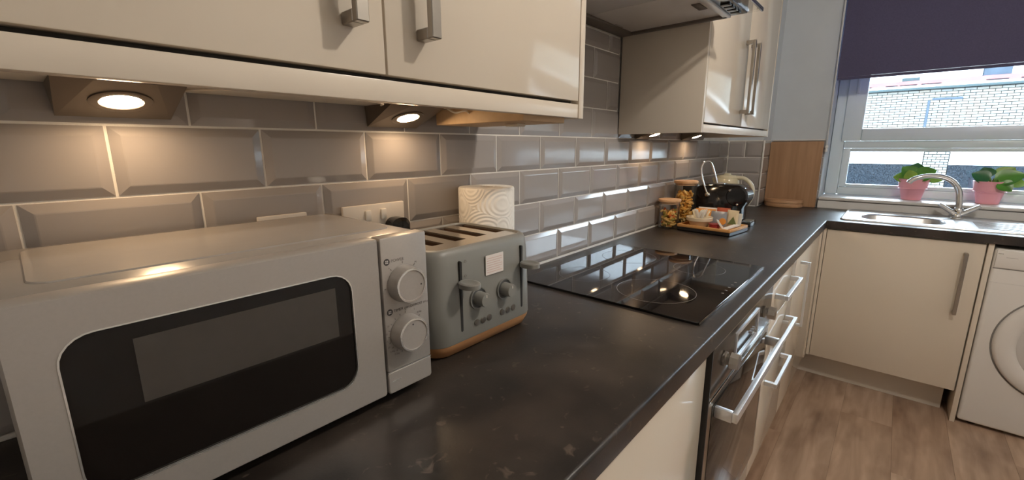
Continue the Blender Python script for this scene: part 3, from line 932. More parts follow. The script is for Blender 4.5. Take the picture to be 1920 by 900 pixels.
# ------------------------------------------------------------------ hob
t = thing('ceramic_hob', 'black glass hob with printed rings set on the worktop', 'hob', (1.12, -0.327, 0.0))
b_ = new()
slab(b_, rrect(0.822, 1.420, -0.576, -0.078, 0.008, 4), fz, 0.0004, 0.0062, b=0.0008)
hobp = obj('glass_top', b_, 'hob_glass', t)
obj('front_trim', B(0.823, 1.419, -0.5765, -0.5785, 0.0004, 0.0060, b=0.0006), 'oven_panel', t)
for cx, cy, rr in ((0.975, -0.415, 0.100), (1.265, -0.430, 0.075), (0.985, -0.190, 0.075), (1.265, -0.195, 0.090)):
    b_ = new()
    lathe(b_, [(rr - 0.0009, 0), (rr, 0), (rr, 0.0002), (rr - 0.0009, 0.0002)], (cx, cy, 0.0062), n=72, closed=True)
    obj('cooking_zone', b_, 'hob_print', t, smooth=0)
b_ = new()
for i in range(5): box(b_, 1.06 + i * 0.03, 1.066 + i * 0.03, -0.553, -0.559, 0.0062, 0.0064)
obj('touch_marks', b_, 'hob_print', t, smooth=0)

# ------------------------------------------------------------------ base units
YD0, YD1 = -0.582, -0.600      # door back / front plane
def base_unit(name, label, x0, x1, cat='cabinet'):
    t = thing(name, label, cat, ((x0 + x1) / 2, -0.3, FL))
    obj('carcass', B(x0 + 0.001, x1 - 0.001, -0.03, YD0 + 0.001, -0.755, -0.0415), 'carcass', t)
    obj('plinth', B(x0 + 0.001, x1 - 0.001, -0.528, -0.545, FL + 0.001, -0.7555), 'plinth', t)
    return t
t = base_unit('base_cabinet', 'cream gloss base cabinet to the left of the oven', 0.222, 0.8215)
obj('door', B(0.224, 0.8195, YD0, YD1, -0.752, -0.047, b=0.0016), 'gloss_door', t)
t = base_unit('base_cabinet', 'cream gloss base cabinet under the microwave', -0.38, 0.2215)
d = obj('door', B(-0.378, 0.2195, YD0, YD1, -0.752, -0.047, b=0.0016), 'gloss_door', t)
d_handle(d, 'handle', 'z', -0.38, -0.095, -0.34, YD1, 'y')
# oven housing + oven
OX0, OX1 = 0.8265, 1.4185
t = thing('oven_housing', 'white housing unit with a filler panel below the built-in oven', 'cabinet', (1.12, -0.3, FL))
obj('filler_panel', B(OX0 - 0.003, OX1 + 0.002, YD0, YD1, -0.752, -0.648, b=0.0015), 'gloss_door', t)
obj('side_panel', B(OX0 - 0.0045, OX0 - 0.0035 + 0.0, -0.03, YD0 + 0.001, -0.755, -0.0415), 'carcass', t)
obj('plinth', B(OX0 - 0.004, OX1 + 0.002, -0.528, -0.545, FL + 0.001, -0.7555), 'plinth', t)
ov = thing('built_in_oven', 'black glass and steel built-in oven under the hob', 'oven', (1.12, -0.3, -0.645))
obj('cavity', B(OX0 + 0.01, OX1 - 0.01, -0.06, -0.584, -0.638, -0.048), 'black_matte', ov)
obj('side_edge', B(OX0 - 0.001, OX0 + 0.004, -0.585, -0.6105, -0.643, -0.046), 'black_matte', ov)
pn = obj('control_panel', B(OX0 + 0.0045, OX1, -0.585, -0.6105, -0.168, -0.046, b=0.0015), 'oven_panel', ov)
obj('panel_top_trim', B(OX0 + 0.003, OX1, -0.585, -0.6125, -0.0458, -0.0425), 'steel_bright', ov)
for xk in (0.925, 1.315):
    b_ = new()
    lathe(b_, [(0.0185, 0.0), (0.0185, 0.003), (0.0135, 0.004), (0.0135, 0.010), (0.0205, 0.013), (0.0185, 0.030), (0.0165, 0.031)], (xk, -0.6106, -0.105), (0, -1, 0), n=8)
    obj('control_knob', b_, 'steel_brushed', ov, smooth=20)
b_ = new()
o1 = rrect(1.005, 1.235, -0.150, -0.068, 0.004, 3); o2 = rrect(1.013, 1.227, -0.142, -0.076, 0.003, 3)
loft(b_, [[Vector(fy(*p, d)) for p in o] for o, d in ((o1, -0.6105), (o1, -0.6145), (o2, -0.6145), (o2, -0.6108))], False, False)
dp = obj('display_frame', b_, 'handle_satin', ov)
obj('display', B(1.0132, 1.2268, -0.6103, -0.6109, -0.1418, -0.0762), 'black_glass', ov, smooth=0)
for i in range(3):
    b_ = new(); cyl(b_, (1.165 + i * 0.02, -0.6109, -0.120), (1.165 + i * 0.02, -0.616, -0.120), 0.0042, n=14)
    obj('timer_button', b_, 'steel_bright', ov)
dr = obj('oven_door', B(OX0 + 0.0045, OX1, -0.585, -0.6105, -0.643, -0.172, b=0.0015), 'steel_brushed', ov)
obj('door_glass', B(OX0 + 0.030, OX1 - 0.026, -0.6106, -0.6122, -0.600, -0.195, b=0.0006), 'oven_glass', dr)
obj('door_top_trim', B(OX0 + 0.005, OX1, -0.6106, -0.6126, -0.1755, -0.172), 'steel_bright', dr, smooth=0)
b_ = new()
box(b_, 0.868, 1.377, -0.650, -0.662, -0.224, -0.200, b=0.002)
box(b_, 0.868, 0.880, -0.6128, -0.650, -0.226, -0.200, b=0.001)
box(b_, 1.365, 1.377, -0.6128, -0.650, -0.226, -0.200, b=0.001)
obj('handle', b_, 'handle_satin', dr)
# drawers
t = base_unit('drawer_unit', 'white gloss three-drawer unit beside the oven', 1.4215, 1.9215, 'drawers')
for z0, z1, hz in ((-0.2015, -0.047, -0.117), (-0.3615, -0.2045, -0.277), (-0.752, -0.3645, -0.437)):
    d = obj('drawer', B(1.4235, 1.9195, YD0, YD1, z0, z1, b=0.0016), 'gloss_door', t)
    d_handle(d, 'handle', 'x', 1.528, 1.818, hz, YD1, 'y', w=0.016, t=0.011, stand=0.040, m='handle_satin')
t = base_unit('corner_cabinet', 'white gloss corner cabinet between the drawers and the sink cupboard', 1.9225, 2.598)
d = obj('door', B(1.9245, 2.598, YD0, YD1, -0.752, -0.047, b=0.0016), 'gloss_door', t)
d_handle(d, 'handle', 'z', -0.380, -0.095, 2.030, YD1, 'y', m='handle_satin')
obj('corner_post', B(2.601, 2.664, -0.590, -0.605, -0.755, -0.0415, b=0.001), 'gloss_edge', t)
# sink cupboard, facing -x
XD0, XD1 = 2.681, 2.663
t = thing('sink_cabinet', 'white gloss cupboard below the sink with one upright bar handle', 'cabinet', (2.9, -0.9, FL))
obj('carcass', B(XD0 + 0.001, 3.21, -0.616, -1.197, -0.755, -0.235), 'carcass', t)
obj('top_rail', B(XD0 + 0.001, 2.70, -0.616, -1.197, -0.2345, -0.0415), 'carcass', t)
d = obj('door', B(XD1, XD0, -0.622, -1.193, -0.752, -0.047, b=0.0016), 'gloss_door', t)
d_handle(d, 'handle', 'z', -0.378, -0.092, -1.136, XD1, 'x', w=0.0135, t=0.010)
obj('corner_fillet', B(XD1 + 0.001, XD0, -0.6065, -0.6195, -0.755, -0.0415), 'gloss_edge', t)
obj('plinth', B(2.772, 2.788, -0.55, -1.172, FL + 0.001, -0.757), 'plinth', t)
ep = obj('end_panel', B(XD1 - 0.004, 3.20, -1.1985, -1.2165, FL + 0.0005, -0.0412, b=0.0012), 'gloss_edge', None, (2.9, -1.207, FL))
tag(ep, 'tall cream end panel between the sink cupboard and the washing machine', 'panel')

# ------------------------------------------------------------------ washing machine
WX = 2.668
wm = thing('washing_machine', 'white front-loading washing machine under the draining board', 'washing machine', (2.95, -1.52, FL))
wy0, wy1 = -1.222, -1.822
obj('body', B(WX, 3.19, wy0, wy1, FL + 0.016, -0.058, b=0.012, seg=3), 'appliance_white', wm)
obj('drawer_front', B(WX - 0.004, WX + 0.01, wy0 - 0.006, -1.40, -0.144, -0.066, b=0.003), 'appliance_white', wm)
obj('control_fascia', B(WX - 0.004, WX + 0.01, -1.403, wy1 + 0.006, -0.144, -0.066, b=0.003), 'appliance_white', wm)
obj('panel_seam', B(WX - 0.0006, WX + 0.004, wy0 - 0.004, wy1 + 0.004, -0.1485, -0.1455), 'appliance_seam', wm, smooth=0)
obj('lower_line', B(WX - 0.0006, WX + 0.004, wy0 - 0.004, wy1 + 0.004, -0.2105, -0.2095), 'appliance_grey', wm, smooth=0)
b_ = new()
box(b_, WX - 0.0043, WX - 0.004, -1.258, -1.292, -0.0965, -0.0955)
obj('brand_line', b_, 'ink_grey', wm, smooth=0)
obj('indicator', B(WX - 0.0045, WX - 0.0038, -1.232, -1.248, -0.0825, -0.0790), 'silver_line', wm, smooth=0)
DC = (WX, -1.522, -0.468)
b_ = new(); lathe(b_, [(0.248, 0.0), (0.2505, 0.0012), (0.2525, 0.0012), (0.2545, 0.0)], DC, (-1, 0, 0), n=72, closed=True)
obj('door_gap', b_, 'appliance_seam', wm)
b_ = new(); lathe(b_, [(0.247, 0.0005), (0.245, 0.012), (0.236, 0.019), (0.195, 0.021), (0.178, 0.012), (0.172, 0.004)], DC, (-1, 0, 0), n=72, closed=True)
dd = obj('door_ring', b_, 'appliance_white', wm, smooth=45)
b_ = new(); lathe(b_, [(0.177, 0.0115), (0.165, 0.016), (0.152, 0.013), (0.148, 0.004)], DC, (-1, 0, 0), n=72, closed=True)
obj('door_bezel', b_, 'appliance_grey', dd, smooth=45)
b_ = new(); lathe(b_, [(0.150, 0.005), (0.148, 0.006), (0.10, 0.020), (0.05, 0.026), (0.0, 0.027)], DC, (-1, 0, 0), n=48)
obj('door_glass', b_, 'black_glass', dd, smooth=60)
for yy in (wy0 - 0.05, wy1 + 0.05):
    for xx in (WX + 0.05, 3.14):
        b_ = new(); cyl(b_, (xx, yy, FL + 0.0003), (xx, yy, FL + 0.018), 0.02, n=16)
        obj('foot', b_, 'black_plastic', wm)

# ------------------------------------------------------------------ sink and tap
sk = thing('sink', 'stainless steel inset sink with bowl and draining board', 'sink', (2.97, -1.1, 0.0))
b_ = new()
SX0, SX1, SY0, SY1 = 2.716, 3.196, -0.662, -1.60
def srect(i, z, x0=SX0, x1=SX1, y0=SY1, y1=SY0, r=0.03): return [Vector((p[0], p[1], z)) for p in rrect(x0 + i, x1 - i, y0 + i, y1 - i, max(r - i, 0.004), 6)]
# rim, then deck with bowl opening
bowl = lambda i, z, r=0.075: [Vector((p[0], p[1], z)) for p in rrect(2.805 + i, 3.045 - i, -1.066 + i, -0.745 - i, max(r - i * 0.5, 0.02), 6)]
loft(b_, [srect(0.0, 0.0005), srect(0.0, 0.004), srect(0.003, 0.0072), srect(0.010, 0.0072), srect(0.013, 0.0045)], False, False)
obj('rim', b_, 'sink_steel', sk, smooth=60)
b_ = new()
loft(b_, [srect(0.0125, 0.0042), bowl(-0.014, 0.0042), bowl(-0.006, 0.0035), bowl(0.0, -0.004), bowl(0.010, -0.12), bowl(0.022, -0.145), bowl(0.045, -0.152)], False, True)
bw = obj('bowl', b_, 'sink_steel', sk, smooth=50)
b_ = new(); lathe(b_, [(0.036, 0), (0.042, 0.001), (0.036, 0.003), (0.0, 0.0015)], (2.92, -0.905, -0.1518), n=28)
obj('waste', b_, 'chrome', bw)
for i in range(6):
    b_ = new(); box(b_, 2.79 + i * 0.042, 2.806 + i * 0.042, -1.17, -1.54, 0.0043, 0.0068, b=0.0012, seg=1)
    obj('drainer_rib', b_, 'sink_steel', sk)
TX, TY = 3.128, -1.122
tp = thing('mixer_tap', 'chrome swan-neck mixer tap with two angled levers', 'tap', (TX, TY, 0.0046))
b_ = new()
lathe(b_, [(0.027, 0.0048), (0.027, 0.009), (0.020, 0.013), (0.0185, 0.03), (0.0205, 0.045), (0.0165, 0.058), (0.0125, 0.062)], (TX, TY, 0), n=32)
obj('base', b_, 'chrome', tp, smooth=60)
b_ = new()
tube(b_, [(TX, TY, 0.055), (TX, TY + 0.004, 0.10), (TX - 0.002, TY + 0.014, 0.15), (TX - 0.008, TY + 0.045, 0.195), (TX - 0.016, TY + 0.095, 0.218), (TX - 0.026, TY + 0.150, 0.218), (TX - 0.034, TY + 0.192, 0.203), (TX - 0.037, TY + 0.208, 0.188)], 0.0145, n=16, k=6, r1=0.0120)
obj('spout', b_, 'chrome', tp, smooth=80)
b_ = new(); cyl(b_, (TX - 0.0366, TY + 0.2065, 0.190), (TX - 0.0384, TY + 0.2125, 0.180), 0.0125, n=20)
obj('spout_nozzle', b_, 'steel_bright', tp)
for s_ in (1, -1):
    b_ = new()
    tube(b_, [(TX - 0.004, TY + s_ * 0.012, 0.028), (TX - 0.006, TY + s_ * 0.038, 0.046), (TX - 0.008, TY + s_ * 0.076, 0.074)], 0.0140, n=12, k=5, r1=0.0095)
    obj('lever', b_, 'chrome', tp, smooth=80)
b_ = new(); cyl(b_, (TX - 0.019, TY, 0.036), (TX - 0.0215, TY, 0.036), 0.006, n=16)
obj('badge', b_, 'ceramic_cream', tp)

# ------------------------------------------------------------------ cooker hood
hx0, hx1 = 0.886, 1.484
hd_ = thing('cooker_hood', 'grey cooker hood fixed above the hob, seen from below', 'cooker hood', (1.185, -0.2, 0.775))
obj('body', B(hx0, hx1, -0.0105, -0.385, 0.795, 0.90, b=0.003), 'hood_metal', hd_)
obj('rear_rim', B(hx0, hx1, -0.0105, -0.062, 0.7745, 0.7945, b=0.002), 'hood_rim', hd_)
for a, b__ in ((hx0, hx0 + 0.022), (hx1 - 0.022, hx1)):
    obj('side_rim', B(a, b__, -0.0625, -0.385, 0.7745, 0.7945, b=0.002), 'hood_rim', hd_)
for a, b__ in ((hx0 + 0.0225, 1.1835), (1.1865, hx1 - 0.0225)):
    f_ = obj('filter_panel', B(a, b__, -0.0630, -0.372, 0.7815, 0.7945, b=0.0015), 'hood_metal', hd_)
    obj('filter_catch', B((a + b__) / 2 - 0.035, (a + b__) / 2 + 0.035, -0.335, -0.360, 0.7795, 0.7815, b=0.001), 'hood_rim', f_)
for xx in (1.02, 1.33):
    obj('rear_clip', B(xx, xx + 0.05, -0.066, -0.074, 0.7785, 0.7814, b=0.001), 'silver_line', hd_)
obj('front_strip', B(hx0, hx1, -0.3725, -0.392, 0.7745, 0.7945, b=0.002), 'white_gloss_paint', hd_)
cs = obj('control_strip', B(hx0, hx1, -0.3925, -0.440, 0.779, 0.83, b=0.003), 'oven_panel', hd_)
for i in range(4):
    obj('switch', B(1.335 + i * 0.034, 1.358 + i * 0.034, -0.402, -0.428, 0.7755, 0.7795, b=0.001), 'black_plastic', cs)
gv = obj('glass_visor', B(hx0 - 0.002, hx1 + 0.012, -0.4405, -0.474, 0.782, 0.788), 'jar_glass', hd_, smooth=0)
obj('visor_edge', B(hx0 - 0.002, hx1 + 0.012, -0.4745, -0.481, 0.779, 0.791, b=0.002), 'steel_bright', hd_)
obj('chimney', B(1.065, 1.305, -0.0105, -0.28, 0.9005, ZC - 0.001, b=0.002), 'hood_metal', hd_)

# ------------------------------------------------------------------ jars of pasta
def jar(x, y, r, h, label):
    t = thing('storage_jar', label, 'jar', (x, y, 0), group='glass pasta jars with wooden lids')
    b_ = new()
    lathe(b_, [(r * 0.96, 0.0006), (r, 0.004), (r, h - 0.012), (r - 0.0025, h - 0.012), (r - 0.0025, 0.006), (0.0, 0.005)], (x, y, 0), n=40)
    obj('glass', b_, 'jar_glass', t, smooth=50)
    b_ = new()
    lathe(b_, [(r - 0.004, h - 0.022), (r - 0.004, h - 0.0117), (r + 0.003, h - 0.0117), (r + 0.004, h - 0.008), (r + 0.004, h - 0.002), (r + 0.002, h), (0.0, h)], (x, y, 0), n=40)
    obj('lid', b_, 'lid_wood', t, smooth=40)
jar(1.925, -0.068, 0.047, 0.137, 'short glass jar of mixed coloured pasta with a wooden lid')
jar(2.105, -0.074, 0.053, 0.212, 'tall glass jar of yellow pasta with a wooden lid')
def pasta(x, y, r, z1, mats, label, n, pr_):
    bm = new()
    lay = 0
    for i in range(n):
        z = 0.012 + (z1 - 0.016) * i / n
        a = random.uniform(0, 6.283)
        rr = (r - pr_ * 1.9) * math.sqrt(random.uniform(0.25, 1))
        c = Vector((x + rr * math.cos(a), y + rr * math.sin(a), z))
        d = Vector((random.uniform(-1, 1), random.uniform(-1, 1), random.uniform(-0.5, 0.5))).normalized() * pr_ * 1.25
        e = Vector((random.uniform(-1, 1), random.uniform(-1, 1), random.uniform(-1, 1))) * pr_ * 0.5
        before = len(bm.faces)
        tube(bm, [c - d, c + e, c + d], pr_ * 0.52, n=7, k=3)
        bm.faces.ensure_lookup_table()
        mi = random.choices(range(len(mats)), [3, 1.3, 1, 0.8][:len(mats)])[0]
        for f in bm.faces[before:]: f.material_index = mi
    for v in bm.verts:
        v.co.z = max(v.co.z, 0.0065)
        dx, dy = v.co.x - x, v.co.y - y
        q = math.hypot(dx, dy)
        if q > r - 0.0035:
            v.co.x, v.co.y = x + dx * (r - 0.0035) / q, y + dy * (r - 0.0035) / q
    o = obj('pasta', bm, mats, None, (x, y, 0.0065), smooth=60)
    tag(o, label, 'pasta', kind='stuff')
pasta(1.925, -0.068, 0.047, 0.088, ['pasta_cream', 'pasta_yellow', 'pasta_red', 'pasta_green'], 'mixed red green and cream pasta twists inside the short jar', 90, 0.0105)
pasta(2.105, -0.074, 0.053, 0.162, ['pasta_yellow', 'pasta_cream'], 'yellow pasta shapes filling most of the tall jar', 170, 0.0105)

# ------------------------------------------------------------------ tray with refreshments
tr = thing('serving_tray', 'wooden rectangular tray with black sides holding tea and sugar', 'tray', (1.972, -0.252, 0.0), R(-7), local=True)
tw, td = 0.098, 0.118      # half sizes in local x (depth) and y (width)
b_ = new()
loft(b_, [[Vector((sx_ * (tw - e), sy_ * (td - e), z)) for sx_, sy_ in ((-1, -1), (1, -1), (1, 1), (-1, 1))] for e, z in ((0.004, 0.0005), (0.0, 0.005), (0.0, 0.018))])
obj('base', b_, 'tray_black', tr)
obj('tray_floor', B(-tw + 0.009, tw - 0.009, -td + 0.009, td - 0.009, 0.0181, 0.0190), 'tray_wood', tr, smooth=0)
for (a0, a1, c0, c1) in ((-tw, -tw + 0.008, -td, td), (tw - 0.008, tw, -td, td)):
    obj('rim', B(a0, a1, c0, c1, 0.0181, 0.031, b=0.0015), 'tray_wood', tr)
for (a0, a1, c0, c1) in ((-tw + 0.0083, tw - 0.0083, -td, -td + 0.008), (-tw + 0.0083, tw - 0.0083, td - 0.008, td)):
    obj('rim', B(a0, a1, c0, c1, 0.0181, 0.031, b=0.0015), 'tray_wood', tr)
ZTR = 0.0193
def onto(x, y):   # tray-local to absolute
    c_, s_ = math.cos(R(-7)), math.sin(R(-7))
    return 1.972 + x * c_ - y * s_, -0.252 + x * s_ + y * c_
bxx, byy = onto(-0.032, 0.046)
t = thing('sugar_bowl', 'cream ceramic bowl of sugar sticks standing on the wooden tray', 'bowl', (bxx, byy, ZTR))
b_ = new()
lathe(b_, [(0.034, 0.0), (0.038, 0.002), (0.045, 0.022), (0.0515, 0.027), (0.0560, 0.029), (0.0575, 0.043), (0.0560, 0.0445), (0.0530, 0.043), (0.046, 0.026), (0.036, 0.006), (0.0, 0.005)], (bxx, byy, ZTR), n=44)
obj('bowl', b_, 'ceramic_cream', t, smooth=50)
for i in range(13):
    a = random.uniform(0, 6.28)
    q = random.uniform(0.0, 0.028)
    tl = random.uniform(0.2, 0.75) * (1 if random.random() < 0.5 else -1)
    p0 = Vector((bxx + q * math.cos(a), byy + q * math.sin(a), ZTR + 0.022))
    d = Vector((random.uniform(-0.25, 0.25), tl, 1)).normalized()
    u, v = frame_of(d)
    b_ = new()
    L = [[p0 + d * s_ + u * cu_ + v * cv_ for cu_, cv_ in ((-w_, -h_), (w_, -h_), (w_, h_), (-w_, h_))] for s_, w_, h_ in ((0.0, 0.0042, 0.0006), (0.006, 0.0038, 0.0022), (0.052, 0.0038, 0.0022), (0.058, 0.0042, 0.0006))]
    loft(b_, L)
    o = obj('sugar_stick', b_, 'paper_white' if i % 4 else 'paper_cream', None, tuple(p0), smooth=50)
    tag(o, 'paper sugar stick poking out of the cream bowl', 'sachet', 'sugar sticks in the cream bowl')
def sachet(name, label, cat, c, w, h, th, yaw, lean, m, m2=None, ext=None, group=None):
    """puffed packet standing on its lower edge; w wide, h high"""
    t = thing(name, label, cat, c, yaw, group, local=True)
    bm = new()
    n, k = 8, 8
    V = {}
    ml = Matrix.Rotation(lean, 4, 'Y')
    for s_ in (0, 1):
        for i in range(n + 1):
            for j in range(k + 1):
                u, v = i / n, j / k
                e = (1 - abs(2 * u - 1) ** 3) * (1 - abs(2 * v - 1) ** 3)
                p = Vector(((-1 if s_ == 0 else 1) * th / 2 * e, (u - 0.5) * w, v * h))
                p.x += 0.0012 * math.sin(9 * u + 5 * v)
                if s_ == 1 and (i in (0, n) or j in (0, k)): V[(1, i, j)] = V[(0, i, j)]
                else: V[(s_, i, j)] = bm.verts.new(ml @ p)
    for s_ in (0, 1):
        for i in range(n):
            for j in range(k):
                q = [V[(s_, i, j)], V[(s_, i + 1, j)], V[(s_, i + 1, j + 1)], V[(s_, i, j + 1)]]
                bm.faces.new(q if s_ == 0 else q[::-1])
    zmin = min(v.co.z for v in bm.verts)
    bmesh.ops.translate(bm, verts=bm.verts, vec=(0, 0, -zmin + 0.0003))
    obj('wrapper', bm, m, t, smooth=80)
    if m2:
        bm = new()
        L = []
        for e_ in (0.0, 0.0006):
            L.append([ml @ Vector((-th * 0.56 - e_, ext[0] + ext[2] * math.cos(2 * math.pi * (i + 0.75) / ext[3]), ext[1] + ext[2] * math.sin(2 * math.pi * (i + 0.75) / ext[3]))) for i in range(ext[3])])
        loft(bm, L)
        bmesh.ops.translate(bm, verts=bm.verts, vec=(0, 0, -zmin + 0.0003))
        obj('printed_spot', bm, m2, t, smooth=0)
    return t
x, y = onto(0.028, -0.012); sachet('tea_packet', 'silver-grey tea packet with an orange spot standing on the tray', 'packet', (x, y, ZTR), 0.070, 0.068, 0.012, R(-4), R(8), 'foil_grey', 'wrap_orange', (-0.022, 0.024, 0.015, 20))
x, y = onto(0.030, 0.050); sachet('biscuit_packet', 'orange-topped biscuit packet behind the cream bowl', 'packet', (x, y, ZTR), 0.088, 0.074, 0.014, R(3), R(6), 'wrap_orange')
x, y = onto(0.052, 0.050); sachet('biscuit_packet', 'white biscuit packet at the back of the tray', 'packet', (x, y, ZTR), 0.085, 0.078, 0.012, R(2), R(6), 'paper_white')
x, y = onto(0.056, -0.020); sachet('tea_packet', 'brick-red packet peeping over the silver-grey tea packet', 'packet', (x, y, ZTR), 0.060, 0.082, 0.010, R(-6), R(5), 'wrap_brickred')
x, y = onto(0.036, -0.066); sachet('tea_packet', 'cream and green herbal tea packet leaning at the tray corner', 'packet', (x, y, ZTR), 0.056, 0.078, 0.010, R(-18), R(10), 'paper_cream', 'wrap_green', (-0.008, 0.026, 0.024, 3))
x, y = onto(0.052, -0.080); sachet('tea_packet', 'white tea packet standing at the outer edge of the tray', 'packet', (x, y, ZTR), 0.050, 0.064, 0.010, R(-24), R(10), 'paper_white')
x, y = onto(-0.045, -0.030)
t = thing('coffee_capsule', 'dark red foil pot lying beside the cream bowl', 'capsule', (x, y, ZTR))
b_ = new(); lathe(b_, [(0.018, 0.0004), (0.021, 0.003), (0.0235, 0.020), (0.0255, 0.0215), (0.0255, 0.0228), (0.0, 0.0232)], (x, y, ZTR), n=28)
obj('foil_pot', b_, 'wrap_red', t, smooth=40)
def stick_pack(label, x0, y0, z0, x1, y1, z1, w, m):
    p0, p1 = Vector((x0, y0, z0)), Vector((x1, y1, z1))
    d = (p1 - p0); Ln = d.length; d.normalize()
    u, v = frame_of(d)
    b_ = new()
    loft(b_, [[p0 + d * s_ * Ln + u * a + v * c_ for a, c_ in ((-ww_, -h_), (0, -h_ * 1.3), (ww_, -h_), (ww_, h_), (0, h_ * 1.3), (-ww_, h_))] for s_, ww_, h_ in ((0, w, 0.0006), (0.12, w * 0.9, 0.0035), (0.85, w * 0.9, 0.0035), (1, w, 0.0006))])
    o = obj('milk_stick', b_, m, None, tuple(p0), smooth=60)
    tag(o, label, 'sachet')
xa, ya_ = onto(-0.066, -0.046); xb, yb_ = onto(-0.052, -0.070)
stick_pack('white milk stick propped on the near rim of the tray', xb, yb_, ZTR + 0.006, xa, ya_, ZTR + 0.045, 0.007, 'paper_white')
xa, ya_ = onto(-0.060, -0.080); xb, yb_ = onto(0.040, -0.094)
stick_pack('crumpled white milk stick lying along the side of the tray', xa, ya_, ZTR + 0.007, xb, yb_, ZTR + 0.016, 0.010, 'paper_white')

# ------------------------------------------------------------------ coffee machine
cm = thing('coffee_machine', 'black pod coffee machine with a chrome loop lever behind the tray', 'coffee machine', (2.225, -0.2, 0.0))
mx0, mx1 = 2.170, 2.284
prof = [(-0.090, 0.002), (-0.305, 0.002), (-0.318, 0.010), (-0.318, 0.085), (-0.330, 0.105), (-0.340, 0.130), (-0.337, 0.160), (-0.322, 0.183), (-0.295, 0.195), (-0.20, 0.196), (-0.125, 0.192), (-0.104, 0.180), (-0.096, 0.155)]
b_ = new()
L = []
cyp, czp = -0.21, 0.10
for xx, s_ in ((mx0, 0.93), (mx0 + 0.004, 0.975), (mx0 + 0.012, 1.0), (mx1 - 0.012, 1.0), (mx1 - 0.004, 0.975), (mx1, 0.93)):
    L.append([Vector((xx, cyp + (p[0] - cyp) * s_, max(0.0006, czp + (p[1] - czp) * s_))) for p in prof])
loft(b_, L)
obj('body', b_, 'coffee_black', cm, smooth=40)
b_ = new(); cyl(b_, (mx0 - 0.004, -0.292, 0.142), (mx1 + 0.004, -0.292, 0.142), 0.050, n=40, ch=0.008)
obj('brew_head', b_, 'coffee_black', cm, smooth=40)
obj('drip_tray', B(mx0 + 0.006, mx1 - 0.006, -0.32, -0.365, 0.0006, 0.024, b=0.004), 'coffee_black', cm)
obj('drip_grid', B(mx0 + 0.014, mx1 - 0.014, -0.325, -0.360, 0.0242, 0.0255), 'steel_brushed', cm)
obj('water_tank', B(mx0 + 0.012, mx1 - 0.012, -0.028, -0.089, 0.075, 0.205, b=0.012, seg=3), 'tank_plastic', cm)
obj('tank_base', B(mx0 + 0.010, mx1 - 0.010, -0.028, -0.089, 0.0006, 0.0745, b=0.006), 'coffee_black', cm)
obj('top_badge', B(2.195, 2.255, -0.225, -0.185, 0.1965, 0.1995, b=0.001), 'silver_line', cm)
b_ = new()
tube(b_, [(mx0 - 0.004, -0.160, 0.145), (mx0 - 0.006, -0.132, 0.215), (mx0, -0.120, 0.272), (mx0 + 0.014, -0.128, 0.300), (mx0 + 0.038, -0.146, 0.302), (mx0 + 0.052, -0.160, 0.270), (mx0 + 0.060, -0.182, 0.198)], 0.0048, n=12, k=6)
obj('lever_loop', b_, 'chrome', cm, smooth=80)
b_ = new(); lathe(b_, [(0.003, -0.004), (0.0125, 0.0), (0.0135, 0.006), (0.0125, 0.011), (0.006, 0.014)], (mx0 + 0.002, -0.160, 0.143), (-1, 0, 0), n=24)
obj('pivot_cap', b_, 'chrome', cm, smooth=60)
for yy, zz in ((-0.262, 0.170), (-0.300, 0.105)):  # chrome studs added to give the small white glints on the side
    b_ = new(); lathe(b_, [(0.006, 0), (0.005, 0.003), (0.0, 0.004)], (mx0 - 0.0038, yy, zz), (-1, 0, 0), n=14)
    obj('glint_stud', b_, 'chrome', cm)

# ------------------------------------------------------------------ kettle
kt = thing('kettle', 'cream jug kettle with a looped handle behind the coffee machine', 'kettle', (2.60, -0.135, 0.0))
kx, ky = 2.60, -0.128
b_ = new(); lathe(b_, [(0.070, 0.0006), (0.078, 0.003), (0.080, 0.016), (0.074, 0.020), (0.0, 0.021)], (kx, ky, 0), n=36)
obj('power_base', b_, 'black_plastic', kt)
b_ = new(); lathe(b_, [(0.066, 0.0215), (0.074, 0.024), (0.076, 0.06), (0.072, 0.12), (0.066, 0.175), (0.063, 0.196), (0.060, 0.2)], (kx, ky, 0), n=40)
obj('body', b_, 'kettle_cream', kt, smooth=50)
b_ = new(); lathe(b_, [(0.0595, 0.2002), (0.060, 0.206), (0.052, 0.215), (0.020, 0.219), (0.016, 0.226), (0.0, 0.228)], (kx, ky, 0), n=36)
obj('lid', b_, 'kettle_cream', kt, smooth=50)
b_ = new()
tube(b_, [(kx - 0.01, ky - 0.052, 0.205), (kx - 0.01, ky - 0.095, 0.200), (kx - 0.01, ky - 0.132, 0.165), (kx - 0.01, ky - 0.140, 0.115), (kx - 0.01, ky - 0.122, 0.065), (kx - 0.01, ky - 0.085, 0.035), (kx - 0.01, ky - 0.066, 0.032)], 0.011, n=12, k=6)
obj('handle', b_, 'kettle_handle', kt, smooth=80)
b_ = new(); tube(b_, [(kx + 0.02, ky + 0.050, 0.150), (kx + 0.03, ky + 0.068, 0.178), (kx + 0.036, ky + 0.082, 0.194)], 0.020, n=14, k=4, r1=0.012)
obj('spout', b_, 'kettle_cream', kt, smooth=60)

